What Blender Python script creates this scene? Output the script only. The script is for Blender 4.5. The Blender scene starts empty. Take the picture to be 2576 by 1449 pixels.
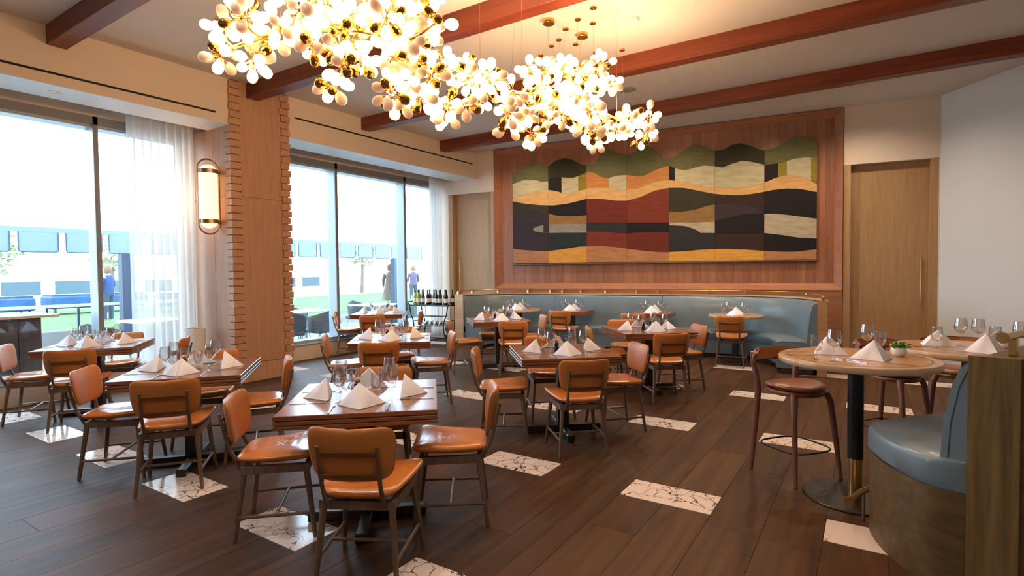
import bpy, math, random
from mathutils import Vector, Matrix
random.seed(7)
R = math.radians
C = bpy.context.scene.collection
# ---------------------------------------------------------------- camera, world, exposure
cam_d = bpy.data.cameras.new('camera'); cam = bpy.data.objects.new('camera', cam_d); C.objects.link(cam)
cam_d.sensor_width = 36; cam_d.lens = 1375.447/2576*36; cam_d.clip_start = .05; cam_d.clip_end = 400
MR = [[0.8367980513156584, -0.008607749465143196, -0.5474439952757377], [0.5474183669129649, 0.03161127594436175, 0.8362618362687083], [-0.010107070824883572, 0.9994631728494625, -0.0311642948324481]]
cam.matrix_world = Matrix(((MR[0][0], MR[0][1], -MR[0][2], 0), (MR[1][0], MR[1][1], -MR[1][2], 0), (MR[2][0], MR[2][1], -MR[2][2], 1.5), (0, 0, 0, 1)))
bpy.context.scene.camera = cam
sc = bpy.context.scene
sc.view_settings.view_transform = 'Standard'; sc.view_settings.look = 'None'; sc.view_settings.gamma = 1
sc.view_settings.use_curve_mapping = False
sc.view_settings.exposure = 0.6
world = bpy.data.worlds.new('sky'); sc.world = world; world.use_nodes = True
wn = world.node_tree; wn.nodes.clear()
wo = wn.nodes.new('ShaderNodeOutputWorld'); wb = wn.nodes.new('ShaderNodeBackground')
wb.inputs[0].default_value = (.62, .82, 1, 1); wb.inputs[1].default_value = SKY = 6.5
wn.links.new(wb.outputs[0], wo.inputs[0])
sun_d = bpy.data.lights.new('sun', 'SUN'); sun_d.energy = .8; sun_d.angle = R(2); sun_d.color = (1, .95, .88)
sun = bpy.data.objects.new('sun', sun_d); C.objects.link(sun); sun.rotation_euler = (R(38), 0, R(150))
GLOBE = 1.9          # emission of the lit chandelier globes
REAR_FILL = 62.0  # power of the unseen downlights added as fill
SPOT = 78.0           # ceiling spots added to brighten the back, most near recessed fittings

# ---------------------------------------------------------------- helpers
def mat(name, col, rough=.5, metal=0, spec=.5, coat=0, bump=0, bscale=40, var=0, vscale=3, stretch=(1, 1, 1), emis=None, es=0):
    m = bpy.data.materials.new(name); m.use_nodes = True
    nt = m.node_tree; b = nt.nodes['Principled BSDF']
    b.inputs['Base Color'].default_value = (*col, 1); b.inputs['Roughness'].default_value = rough
    b.inputs['Metallic'].default_value = metal; b.inputs['Specular IOR Level'].default_value = spec
    b.inputs['Coat Weight'].default_value = coat; b.inputs['Coat Roughness'].default_value = .12
    if emis: b.inputs['Emission Color'].default_value = (*emis, 1); b.inputs['Emission Strength'].default_value = es
    if bump or var:
        tc = nt.nodes.new('ShaderNodeTexCoord'); mp = nt.nodes.new('ShaderNodeMapping'); mp.inputs['Scale'].default_value = stretch
        nt.links.new(tc.outputs['Object'], mp.inputs[0])
    if var:
        oi = nt.nodes.new('ShaderNodeObjectInfo'); ad = nt.nodes.new('ShaderNodeVectorMath'); ad.operation = 'ADD'
        sc_ = nt.nodes.new('ShaderNodeVectorMath'); sc_.operation = 'SCALE'; sc_.inputs['Scale'].default_value = 17
        cx = nt.nodes.new('ShaderNodeCombineXYZ')
        for i in range(3): nt.links.new(oi.outputs['Random'], cx.inputs[i])
        nt.links.new(cx.outputs[0], sc_.inputs[0]); nt.links.new(sc_.outputs[0], ad.inputs[1]); nt.links.new(mp.outputs[0], ad.inputs[0])
        n = nt.nodes.new('ShaderNodeTexNoise'); n.inputs['Scale'].default_value = vscale; n.inputs['Detail'].default_value = 6
        nt.links.new(ad.outputs[0], n.inputs['Vector'])
        mx = nt.nodes.new('ShaderNodeMix'); mx.data_type = 'RGBA'
        mx.inputs[6].default_value = (*[c*(1-var) for c in col], 1); mx.inputs[7].default_value = (*[min(1, c*(1+var)) for c in col], 1)
        rp = nt.nodes.new('ShaderNodeMapRange'); rp.inputs[1].default_value = .3; rp.inputs[2].default_value = .7
        nt.links.new(n.outputs[0], rp.inputs[0]); nt.links.new(rp.outputs[0], mx.inputs[0]); nt.links.new(mx.outputs[2], b.inputs['Base Color'])
    if bump:
        n2 = nt.nodes.new('ShaderNodeTexNoise'); n2.inputs['Scale'].default_value = bscale; n2.inputs['Detail'].default_value = 4
        nt.links.new(mp.outputs[0], n2.inputs['Vector'])
        bp = nt.nodes.new('ShaderNodeBump'); bp.inputs['Strength'].default_value = bump; bp.inputs['Distance'].default_value = .01
        nt.links.new(n2.outputs[0], bp.inputs['Height']); nt.links.new(bp.outputs[0], b.inputs['Normal'])
    return m
def wood(name, c1, c2, rough=.4, axis=0, scale=1, coat=0, obj_var=.25, bump=.15, spec=.5):
    """grain runs along the given local axis; every object gets its own shift and tone"""
    m = bpy.data.materials.new(name); m.use_nodes = True; nt = m.node_tree; L = nt.links.new
    b = nt.nodes['Principled BSDF']; b.inputs['Roughness'].default_value = rough
    b.inputs['Coat Weight'].default_value = coat; b.inputs['Coat Roughness'].default_value = .15; b.inputs['Specular IOR Level'].default_value = spec
    tc = nt.nodes.new('ShaderNodeTexCoord'); mp = nt.nodes.new('ShaderNodeMapping')
    s = [14*scale]*3; s[axis] = .9*scale; mp.inputs['Scale'].default_value = s; L(tc.outputs['Object'], mp.inputs[0])
    oi = nt.nodes.new('ShaderNodeObjectInfo'); cx = nt.nodes.new('ShaderNodeCombineXYZ'); sv = nt.nodes.new('ShaderNodeVectorMath'); sv.operation = 'SCALE'; sv.inputs['Scale'].default_value = 31
    for i in range(3): L(oi.outputs['Random'], cx.inputs[i])
    L(cx.outputs[0], sv.inputs[0]); ad = nt.nodes.new('ShaderNodeVectorMath'); L(mp.outputs[0], ad.inputs[0]); L(sv.outputs[0], ad.inputs[1])
    n = nt.nodes.new('ShaderNodeTexNoise'); n.inputs['Scale'].default_value = 1; n.inputs['Detail'].default_value = 8; n.inputs['Roughness'].default_value = .6; n.inputs['Distortion'].default_value = .6
    L(ad.outputs[0], n.inputs['Vector'])
    rp = nt.nodes.new('ShaderNodeMapRange'); rp.inputs[1].default_value = .3; rp.inputs[2].default_value = .7; L(n.outputs[0], rp.inputs[0])
    mx = nt.nodes.new('ShaderNodeMix'); mx.data_type = 'RGBA'; mx.inputs[6].default_value = (*c1, 1); mx.inputs[7].default_value = (*c2, 1); L(rp.outputs[0], mx.inputs[0])
    hv = nt.nodes.new('ShaderNodeHueSaturation'); L(mx.outputs[2], hv.inputs['Color'])
    r2 = nt.nodes.new('ShaderNodeMapRange'); r2.inputs[3].default_value = 1-obj_var; r2.inputs[4].default_value = 1+obj_var; L(oi.outputs['Random'], r2.inputs[0]); L(r2.outputs[0], hv.inputs['Value'])
    L(hv.outputs[0], b.inputs['Base Color'])
    bp = nt.nodes.new('ShaderNodeBump'); bp.inputs['Strength'].default_value = bump; bp.inputs['Distance'].default_value = .004; L(n.outputs[0], bp.inputs['Height']); L(bp.outputs[0], b.inputs['Normal'])
    return m
def glassy(name, tint=(1, 1, 1), base=.06, edge=.55):
    m = bpy.data.materials.new(name); m.use_nodes = True; nt = m.node_tree; nt.nodes.clear(); L = nt.links.new
    o = nt.nodes.new('ShaderNodeOutputMaterial'); t = nt.nodes.new('ShaderNodeBsdfTransparent'); t.inputs[0].default_value = (*tint, 1)
    g = nt.nodes.new('ShaderNodeBsdfGlossy'); g.inputs[1].default_value = .02
    lw = nt.nodes.new('ShaderNodeLayerWeight'); lw.inputs[0].default_value = .25
    mr = nt.nodes.new('ShaderNodeMapRange'); mr.inputs[3].default_value = base; mr.inputs[4].default_value = edge
    L(lw.outputs['Facing'], mr.inputs[0]); mx = nt.nodes.new('ShaderNodeMixShader'); L(mr.outputs[0], mx.inputs[0]); L(t.outputs[0], mx.inputs[1]); L(g.outputs[0], mx.inputs[2]); L(mx.outputs[0], o.inputs[0])
    return m
def marble(name):
    m = bpy.data.materials.new(name); m.use_nodes = True; nt = m.node_tree; L = nt.links.new; b = nt.nodes['Principled BSDF']
    b.inputs['Roughness'].default_value = .12
    tc = nt.nodes.new('ShaderNodeTexCoord'); oi = nt.nodes.new('ShaderNodeObjectInfo'); cx = nt.nodes.new('ShaderNodeCombineXYZ')
    for i in range(3): L(oi.outputs['Random'], cx.inputs[i])
    sv = nt.nodes.new('ShaderNodeVectorMath'); sv.operation = 'SCALE'; sv.inputs['Scale'].default_value = 23; L(cx.outputs[0], sv.inputs[0])
    ad = nt.nodes.new('ShaderNodeVectorMath'); L(tc.outputs['Object'], ad.inputs[0]); L(sv.outputs[0], ad.inputs[1])
    nz = nt.nodes.new('ShaderNodeTexNoise'); nz.inputs['Scale'].default_value = 5; nz.inputs['Detail'].default_value = 6; L(ad.outputs[0], nz.inputs['Vector'])
    dd = nt.nodes.new('ShaderNodeVectorMath'); dd.operation = 'SCALE'; dd.inputs['Scale'].default_value = .35; L(nz.outputs['Color'], dd.inputs[0])
    a2 = nt.nodes.new('ShaderNodeVectorMath'); L(ad.outputs[0], a2.inputs[0]); L(dd.outputs[0], a2.inputs[1])
    vo = nt.nodes.new('ShaderNodeTexVoronoi'); vo.feature = 'DISTANCE_TO_EDGE'; vo.inputs['Scale'].default_value = 8.5; L(a2.outputs[0], vo.inputs['Vector'])
    n2 = nt.nodes.new('ShaderNodeTexNoise'); n2.inputs['Scale'].default_value = 3.2; n2.inputs['Detail'].default_value = 3; L(a2.outputs[0], n2.inputs['Vector'])
    wd = nt.nodes.new('ShaderNodeMapRange'); wd.inputs[1].default_value = .42; wd.inputs[2].default_value = .62; wd.inputs[3].default_value = .0015; wd.inputs[4].default_value = .05; L(n2.outputs[0], wd.inputs[0])
    dv = nt.nodes.new('ShaderNodeMath'); dv.operation = 'DIVIDE'; L(vo.outputs['Distance'], dv.inputs[0]); L(wd.outputs[0], dv.inputs[1])
    cl = nt.nodes.new('ShaderNodeMapRange'); cl.inputs[1].default_value = .3; cl.inputs[2].default_value = 1; L(dv.outputs[0], cl.inputs[0])
    mx = nt.nodes.new('ShaderNodeMix'); mx.data_type = 'RGBA'; mx.inputs[6].default_value = (.05, .03, .04, 1); mx.inputs[7].default_value = (.78, .68, .63, 1); L(cl.outputs[0], mx.inputs[0]); L(mx.outputs[2], b.inputs['Base Color'])
    return m
M = dict(
    plank=wood('floor_oak', (.038, .017, .008), (.098, .045, .020), .5, 1, .8, 0, .2, spec=.16),
    marble=marble('veined_marble'),
    plaster=mat('cream_plaster', (.68, .57, .47), .7, bump=.05, bscale=60),
    cool=mat('pale_grey_plaster', (.58, .61, .63), .75, bump=.05, bscale=60),
    ceil=mat('ceiling_paint', (.66, .62, .58), .8),
    soffit=mat('soffit_paint', (.66, .66, .66), .45),
    beam=wood('beam_mahogany', (.115, .020, .008), (.23, .048, .017), .42, 0, 1, 0, .1),
    column=wood('column_oak', (.40, .21, .125), (.50, .285, .18), .5, 2, 2, 0, .06, .05),
    panelw=wood('veneer', (.22, .085, .045), (.34, .145, .082), .42, 2, 1.5, 0, .16, .05),
    framew=wood('frame_wood', (.27, .105, .055), (.38, .165, .09), .4, 0, 1, 0, .06, .05),
    doorw=wood('door_oak', (.36, .21, .10), (.45, .28, .145), .45, 2, 2.5, 0, .04, .03),
    table=wood('table_walnut', (.17, .06, .03), (.28, .115, .06), .24, 0, 1, .25, .12),
    oak=wood('table_oak', (.42, .21, .095), (.56, .31, .15), .28, 0, 1, .25, .06),
    oaklight=wood('table_oak_light', (.46, .29, .16), (.58, .38, .22), .3, 0, 1, .2, .05),
    base=mat('dark_pedestal', (.028, .02, .018), .4),
    leg=wood('chair_leg_wood', (.11, .065, .045), (.18, .115, .08), .42, 2, 2, 0, .15),
    stool=wood('stool_wood', (.16, .06, .04), (.23, .095, .065), .38, 2, 2, 0, .08),
    leather=mat('tan_leather', (.56, .19, .038), .24, bump=.12, bscale=90, var=.14, vscale=4, coat=.3),
    leatherb=mat('tan_leather_back', (.50, .175, .038), .42, bump=.12, bscale=90, var=.1, vscale=4),
    leathers=mat('brown_stool_leather', (.26, .095, .05), .33, bump=.12, bscale=90, var=.12, vscale=5),
    blue=mat('grey_blue_leather', (.135, .19, .235), .36, bump=.15, bscale=25, var=.08, vscale=4, coat=.1),
    boothw=wood('booth_oak', (.085, .052, .019), (.25, .16, .065), .5, 2, 1.6, 0, .04, .3),
    boothc=wood('booth_oak_dark', (.075, .045, .018), (.15, .095, .04), .5, 0, 1.3, 0, .04, .3),
    brass=mat('brass', (.75, .5, .2), .25, 1), bronze=mat('bronze', (.32, .22, .12), .35, .9),
    gold=mat('gold_glass', (.62, .38, .1), .08, 1), goldm=mat('gold_stem', (.75, .42, .13), .25, 1),
    steel=mat('steel', (.7, .7, .72), .22, 1), black=mat('black_metal', (.012, .013, .015), .35, .3),
    alu=mat('window_frame_metal', (.34, .39, .43), .4, .1), alud=mat('window_frame_inner', (.20, .19, .19), .5),
    pane=glassy('window_glass', (.97, .99, 1), .03, .35), glass=glassy('drinking_glass', (.99, .99, .99), .11, .85),
    napkin=mat('napkin_linen', (.84, .84, .93), .9, bump=.15, bscale=120), white=mat('white_ceramic', (.85, .83, .8), .3),
    dark=mat('slot_dark', (.01, .01, .01), .8), green=mat('plant_green', (.10, .22, .04), .6, var=.3, vscale=20),
    lit=mat('lit_globe', (.9, .8, .65), .4, emis=(1, .66, .34), es=GLOBE),
    frost=mat('frosted_globe', (.85, .62, .46), .35, emis=(1, .5, .25), es=.22),  # unlit globes; faint emission stands in for light shining through them
    sconce=mat('sconce_glass', (.9, .75, .5), .4, emis=(1, .68, .38), es=1.15),
    lamp=mat('downlight_lamp', (1, .8, .6), .4, emis=(1, .75, .5), es=2),
    bot_g=mat('green_bottle', (.03, .07, .02), .08), bot_d=mat('dark_bottle', (.012, .018, .016), .08), bot_y=mat('yellow_bottle', (.35, .42, .04), .1),
    label=mat('bottle_label', (.75, .68, .62), .7),
    asphalt=mat('paving', (.16, .165, .17), .9, var=.1), lawn=mat('lawn', (.05, .13, .025), .9, var=.3, vscale=2), concrete=mat('pale_concrete', (.22, .22, .21), .9),
    awn=mat('awning_fabric', (.20, .27, .31), .9), awnw=mat('awning_roof', (.8, .86, .9), .9), navy=mat('navy_post', (.025, .045, .085), .5), piping=mat('awning_piping', (.05, .08, .12), .8),
    bluec=mat('blue_cover', (.015, .07, .19), .7, var=.3, vscale=2), wicker=mat('grey_wicker', (.06, .08, .09), .8, bump=.4, bscale=60),
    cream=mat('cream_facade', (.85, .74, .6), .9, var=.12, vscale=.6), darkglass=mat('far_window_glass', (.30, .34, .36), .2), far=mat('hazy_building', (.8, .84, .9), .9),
    arch=mat('dark_arch', (.07, .11, .13), .8),
    bracketw=mat('back_bar_metal', (.20, .085, .035), .3, .7),
    stand=wood('service_stand_wood', (.03, .02, .018), (.07, .045, .035), .4, 2, 1, 0, .05), skin=mat('skin', (.6, .38, .28), .6), bluesh=mat('blue_jacket', (.015, .05, .18), .8), purple=mat('purple_jacket', (.10, .07, .15), .8), tanc=mat('tan_coat', (.16, .13, .10), .9), hair=mat('brown_hair', (.2, .11, .06), .7),
    tree=mat('tree_leaves', (.40, .42, .26), .9, var=.4, vscale=6),
)
def curtain_mat():
    m = bpy.data.materials.new('sheer_curtain'); m.use_nodes = True; nt = m.node_tree; nt.nodes.clear(); L = nt.links.new
    o = nt.nodes.new('ShaderNodeOutputMaterial'); t = nt.nodes.new('ShaderNodeBsdfTransparent'); d = nt.nodes.new('ShaderNodeBsdfDiffuse'); tr = nt.nodes.new('ShaderNodeBsdfTranslucent')
    d.inputs[0].default_value = (.8, .78, .76, 1); tr.inputs[0].default_value = (.85, .84, .82, 1)
    a = nt.nodes.new('ShaderNodeMixShader'); a.inputs[0].default_value = .5; L(d.outputs[0], a.inputs[1]); L(tr.outputs[0], a.inputs[2])
    b = nt.nodes.new('ShaderNodeMixShader'); b.inputs[0].default_value = .78; L(t.outputs[0], b.inputs[1]); L(a.outputs[0], b.inputs[2]); L(b.outputs[0], o.inputs[0]); return m
M['sheer'] = curtain_mat()

class MB:
    def __init__(s): s.v = []; s.f = []; s.mi = []; s.k = 0
    def add(s, vs, fs):
        o = len(s.v); s.v += [tuple(v) for v in vs]; s.f += [tuple(i+o for i in f) for f in fs]; s.mi += [s.k]*len(fs)
    def box(s, a, b, bev=0):
        x0, y0, z0 = a; x1, y1, z1 = b
        if bev:
            vs = []; e = bev
            for z, q in ((z0, e), (z0+e, 0), (z1-e, 0), (z1, e)):
                for (X, Y, dx, dy) in ((x0, y0, 1, 1), (x1, y0, -1, 1), (x1, y1, -1, -1), (x0, y1, 1, -1)): vs.append((X+dx*q, Y+dy*q, z))
            fs = [(3, 2, 1, 0), (12, 13, 14, 15)]
            for r in range(3):
                for i in range(4): fs.append((r*4+i, r*4+(i+1) % 4, r*4+4+(i+1) % 4, r*4+4+i))
            s.add(vs, fs); return s
        s.add([(x0, y0, z0), (x1, y0, z0), (x1, y1, z0), (x0, y1, z0), (x0, y0, z1), (x1, y0, z1), (x1, y1, z1), (x0, y1, z1)],
              [(3, 2, 1, 0), (4, 5, 6, 7), (0, 1, 5, 4), (1, 2, 6, 5), (2, 3, 7, 6), (3, 0, 4, 7)]); return s
    def cyl(s, p, q, r0, r1=None, n=12, sq=False):
        r1 = r0 if r1 is None else r1; p = Vector(p); q = Vector(q); d = (q-p).normalized()
        u = d.cross(Vector((0, 0, 1)));  u = Vector((1, 0, 0)) if u.length < 1e-4 else u.normalized(); w = d.cross(u)
        vs = []; ph = math.pi/4 if n == 4 else 0
        for c, r in ((p, r0), (q, r1)):
            for i in range(n):
                a = 2*math.pi*i/n+ph; vs.append(c+u*math.cos(a)*r+w*math.sin(a)*r)
        s.add(vs, [tuple(range(n)), tuple(range(2*n-1, n-1, -1))]+[(i, n+i, n+(i+1) % n, (i+1) % n) for i in range(n)]); return s
    def tube(s, pts, r, n=8, closed=False):
        pts = [Vector(p) for p in pts]; m = len(pts); vs = []; rs = r if isinstance(r, (list, tuple)) else [r]*m; prev = None
        for i, p in enumerate(pts):
            if closed: d = (pts[(i+1) % m]-pts[i-1]).normalized()
            else: d = (pts[min(i+1, m-1)]-pts[max(i-1, 0)]).normalized()
            if prev is None:
                u = d.cross(Vector((0, 0, 1))); u = Vector((1, 0, 0)) if u.length < 1e-3 else u.normalized()
            else: u = (prev-d*prev.dot(d)).normalized()
            prev = u; w = d.cross(u)
            for k in range(n):
                a = 2*math.pi*k/n; vs.append(p+(u*math.cos(a)+w*math.sin(a))*rs[i])
        fs = []
        for i in range(m if closed else m-1):
            j = (i+1) % m
            for k in range(n): fs.append((i*n+k, i*n+(k+1) % n, j*n+(k+1) % n, j*n+k))
        if not closed: fs += [tuple(range(n-1, -1, -1)), tuple((m-1)*n+k for k in range(n))]
        s.add(vs, fs); return s
    def lathe(s, prof, n=20, c=(0, 0, 0), T=None):
        vs = []; m = len(prof)
        for r, z in prof:
            for k in range(n):
                a = 2*math.pi*k/n; v = Vector((r*math.cos(a), r*math.sin(a), z)); v = T @ v if T else v; vs.append(v+Vector(c))
        s.add(vs, [(i*n+k, i*n+(k+1) % n, (i+1)*n+(k+1) % n, (i+1)*n+k) for i in range(m-1) for k in range(n)]); return s
    def poly(s, pts, z0, z1, f=None):
        """prism over a plan outline; f maps (x,y,z) to world"""
        n = len(pts); f = f or (lambda x, y, z: (x, y, z))
        s.add([f(x, y, z0) for x, y in pts]+[f(x, y, z1) for x, y in pts], [tuple(range(n-1, -1, -1)), tuple(range(n, 2*n))]+[(i, (i+1) % n, n+(i+1) % n, n+i) for i in range(n)]); return s
    def mesh(s, name, mats, smooth=False):
        me = bpy.data.meshes.new(name); me.from_pydata(s.v, [], s.f)
        for m in (mats if isinstance(mats, (list, tuple)) else [mats]): me.materials.append(m)
        if any(s.mi): me.polygons.foreach_set('material_index', s.mi)
        if smooth:
            me.polygons.foreach_set('use_smooth', [True]*len(me.polygons)); me.set_sharp_from_angle(angle=R(38))
        me.update(); return me
    def build(s, name, mats, parent=None, smooth=False, loc=None, rz=0, label=None):
        o = bpy.data.objects.new(name, s.mesh(name, mats, smooth)); C.objects.link(o)
        if parent: o.parent = parent
        if loc is not None: o.location = loc
        o.rotation_euler.z = rz
        if label: o['label'] = label
        return o
def empty(name, loc=(0, 0, 0), rz=0):
    o = bpy.data.objects.new(name, None); C.objects.link(o); o.location = loc; o.rotation_euler.z = rz; o.empty_display_size = .1; return o
def tag(o, label=None, cat=None, group=None, kind=None):
    if label: o['label'] = label
    if cat: o['category'] = cat
    if group: o['group'] = group
    if kind: o['kind'] = kind
    return o
def copy_tree(o, parent=None):
    c = o.copy(); C.objects.link(c)
    if parent: c.parent = parent
    for ch in list(o.children): copy_tree(ch, c)
    return c
def inst(me, name, parent=None, loc=(0, 0, 0), rz=0, rot=None):
    o = bpy.data.objects.new(name, me); C.objects.link(o); o.parent = parent; o.location = loc
    o.rotation_euler = rot if rot else (0, 0, rz); return o
def first_or_copy(proto, used=set()):
    if proto.name not in used: used.add(proto.name); return proto
    return copy_tree(proto)

# ---------------------------------------------------------------- setting
H = 4.1; XF = -7.18; XW = -8.2
A7 = R(7); CA, SA = math.cos(A7), math.sin(A7)
def wall(u, t, z): return (-.4+u*CA-t*(-SA)*1.0, 10.45+u*SA-t*CA, z)     # u along the back wall, t out of it into the room
def wy(x): return 10.45+math.tan(A7)*(x+.4)
# floor
fl = empty('floor'); tag(fl, kind='structure')
MB().box((-8.6, -4.6, -.14), (6.2, 11.6, -.022)).build('subfloor', M['base'], fl)
PW = .297
rows = int((6.0+8.32)/PW)+1; X0 = -.80-26*PW
tile_rows = [(1.78-3.32, 0), (.10, 1), (1.78, 0), (3.41, 1), (5.09, 0), (6.80, 1), (8.60, 0), (10.2, 1)]
tiles = []
for y0, par in tile_rows:
    for k in range(-7, 6):
        x = -.80+1.188*k + (0 if par == 0 else -.594)
        if -8.15 < x < 4.5: tiles.append((x, y0))
def tile_mesh(): return MB().box((0, 0, -.02), (.588, .304, .0006), .0012)
tm = tile_mesh().mesh('marble_tile', M['marble'])
for x, y0 in tiles: inst(tm, 'marble_tile', fl, (x+.003, y0+.003, 0))
pl_cache = {}
def plank(x, y0, y1):
    w = PW; key = (round(y1-y0, 2))
    if key not in pl_cache: pl_cache[key] = MB().box((.0006, .0006, -.02), (w-.0006, (y1-y0)-.0006, 0), .001).mesh('plank', M['plank'])
    inst(pl_cache[key], 'plank', fl, (x, y0, 0))
np_ = 0
for r in range(rows):
    x = X0+r*PW
    if x > 5.2: break
    cuts = []
    for tx, ty in tiles:
        if tx-.01 <= x+.004 < tx+.594-.02 or abs(tx-x) < .02: cuts.append((ty, ty+.31))
    y = -4.5; L_ = 3.1; y += -((r*1.37) % L_)
    segs = []; yy = y
    joints = [y+L_*i for i in range(8)]
    lo = -4.5
    for a, b in sorted(cuts)+[(11.4, 11.5)]:
        js = [j for j in joints if lo+.35 < j < a-.35]
        p = lo
        for j in js+[a]:
            if j-p > .02: plank(x, p, j); np_ += 1
            p = j
        lo = b
# ceiling
ce = tag(MB().box((-8.4, -4.6, H), (6.2, 11.6, H+.15)).build('ceiling', M['ceil']), kind='structure')
# fascia, soffit, low wall under the windows
wl = empty('wall_left'); tag(wl, kind='structure')
b = MB(); b.box((XF-.04, -4.5, 3.5), (XF, 1.0, H)); b.box((XF-.04, 1.0, 3.5), (XF, 9.7, H)); b.box((XW-.25, -4.5, 3.50), (XW-.02, 9.9, H)); b.build('fascia', M['plaster'], wl)
MB().box((XF-.55, -4.5, 3.496), (XF-.0005, 9.7, 3.54)).build('soffit', M['soffit'], wl)
MB().box((XW, -4.5, 3.78), (XF-.5, 9.7, 3.9)).build('curtain_pocket', M['soffit'], wl)
b = MB(); b.box((XW-.25, -4.5, 0), (XW+.03, 9.9, .25)); b.build('low_wall', M['plaster'], wl)
MB().box((XW-.28, -4.5, .25), (XW+.05, 9.9, .275), .004).build('sill', M['alu'], wl)
for y0, y1, z in ((-1.5, 3.93, 3.62), (5.11, 9.46, 3.81)):
    MB().box((XF-.01, y0, z-.012), (XF+.003, y1, z+.012)).build('air_slot', M['dark'], wl, label='narrow black linear air slot')
# windows
def window(n, y0, y1, mull):
    w = empty('window_%d' % n); tag(w, kind='structure')
    MB().box((XW-.24, y0, 3.36), (XW-.03, y1, 3.5)).build('frame_head', M['alu'], w)
    MB().box((XW-.03, y0, 3.40), (XW, y1, 3.5)).build('frame_head', M['alud'], w)
    MB().box((XW-.24, y0, .275), (XW-.0, y1, .33)).build('frame_sill', M['alu'], w)
    ys = [y0]+mull+[y1]
    for i, m_ in enumerate(mull):
        MB().box((XW-.24, m_-.05, .3), (XW-.02, m_, 3.5)).build('mullion', M['alu'], w)
        MB().box((XW-.02, m_-.05, .3), (XW, m_+.004, 3.5)).build('mullion_cap', M['alud'], w)
    for a, c in zip(ys, ys[1:]):
        MB().box((XW-.225, a+.002, .33), (XW-.215, c-.052, 3.36)).build('pane', M['pane'], w)
    return w
window(1, .2, 4.12, [2.98]); window(2, 4.98, 9.85, [6.70, 8.465])
MB().box((XW-.22, 3.98, 0), (XW+.0, 5.1, 3.5)).build('window_pier', M['plaster'], wl)
MB().box((XW-.22, -4.5, 0), (XW+.0, .2, 3.5)).build('added_pier', M['plaster'], wl)  # unseen pier added to cut skylight on the left floor
# column
co = empty('trim_1', (0, 0, 0)); tag(co, 'square oak-clad column with finger-jointed corner blocks', kind='structure')
XC = -7.16
MB().box((XW-.02, 4.13, 0), (XC-.02, 4.96, H)).build('column_core', M['column'], co)
for z0, z1 in ((.26, 2.545), (2.553, H)):
    MB().box((XC-.02, 4.25, z0), (XC-.004, 4.86, z1)).build('front_panel', M['column'], co)
MB().box((XC-.02, 4.10, .0), (XC+.004, 4.985, .25), .003).build('column_skirt', M['column'], co)
for x0, x1 in ((XW, -7.62), (-7.613, -7.26)):
    for z0, z1 in ((0, 2.545), (2.553, 3.496)): MB().box((x0, 4.11, z0), (x1, 4.13, z1)).build('side_panel', M['column'], co)
cb1 = MB().box((-.13, -.005, 0), (.008, .145, .092), .006).mesh('corner_block', M['column'])
cb2 = MB().box((-.13, .0, 0), (.008, .145, .092), .006).mesh('corner_block', M['column'])
k = 0; z = .252
while z < H-.05:
    off = .007 if k % 2 else 0
    inst(cb1, 'corner_block', co, (XC-.0, 4.105-off, z)); inst(cb2, 'corner_block', co, (XC, 4.845+off*3, z)); z += .0985; k += 1
# back wall with two door openings and the timber bay
wbk = empty('wall_back'); tag(wbk, kind='structure')
def wbox(mb, u0, u1, t0, t1, z0, z1):
    mb.add([wall(u, t, z) for z in (z0, z1) for (u, t) in ((u0, t1), (u1, t1), (u1, t0), (u0, t0))], [(3, 2, 1, 0), (4, 5, 6, 7), (0, 1, 5, 4), (1, 2, 6, 5), (2, 3, 7, 6), (3, 0, 4, 7)]); return mb
UL = -6.40; UR = .02     # timber bay in u
DL0, DL1 = -7.57, -6.40; DR0, DR1 = .03, 1.28
b = MB(); wbox(b, -8.3, DL0, -.25, 0, 0, H); wbox(b, DL0, DL1, -.25, 0, 3.21, H); wbox(b, DR0, DR1, -.25, 0, 3.165, H); wbox(b, DR1, 2.2, -.25, 0, 0, H); wbox(b, DL1, DR0, -.4, -.16, 0, H)
b.build('plaster', M['plaster'], wbk)
b = MB(); wbox(b, -8.3, 2.2, -.5, -.42, 0, H); b.build('outer_leaf', M['plaster'], wbk)
for a_, c_ in ((DL0, DL1), (DR0, DR1)):
    b = MB(); wbox(b, a_, c_, -.41, -.21, 0, H); b.build('door_backing', M['plaster'], wbk)  # unseen backing added behind the doors to stop light leaking in
def door(n, u0, u1, zt, hu, hz0, hz1, hinge_left):
    d = empty('door_%d' % n); tag(d, kind='structure')
    b = MB(); wbox(b, u0+.002, u0+.10, -.2, -.004, 0, zt-.002); b.build('jamb', M['doorw'], d)
    b = MB(); wbox(b, u1-.10, u1-.002, -.2, -.004, 0, zt-.002); b.build('jamb', M['doorw'], d)
    b = MB(); wbox(b, u0+.102, u1-.102, -.2, -.14, .01, zt-.004); lf = b.build('door_leaf', M['doorw'], d)
    p0 = wall(hu, -.08, hz0); p1 = wall(hu, -.08, hz1)
    hb = MB().cyl(p0, p1, .011, n=10)
    for zz in (hz0+.08, hz1-.08): hb.cyl(wall(hu, -.14, zz), wall(hu, -.08, zz), .006, n=8)
    hb.build('door_handle', M['brass'], lf, True, label='long slim vertical brass pull handle')
    return d
door(1, DL0, DL1, 3.21, -7.35, .95, 1.74, True); door(2, DR0, DR1, 3.165, 1.09, .92, 1.69, False)
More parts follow.
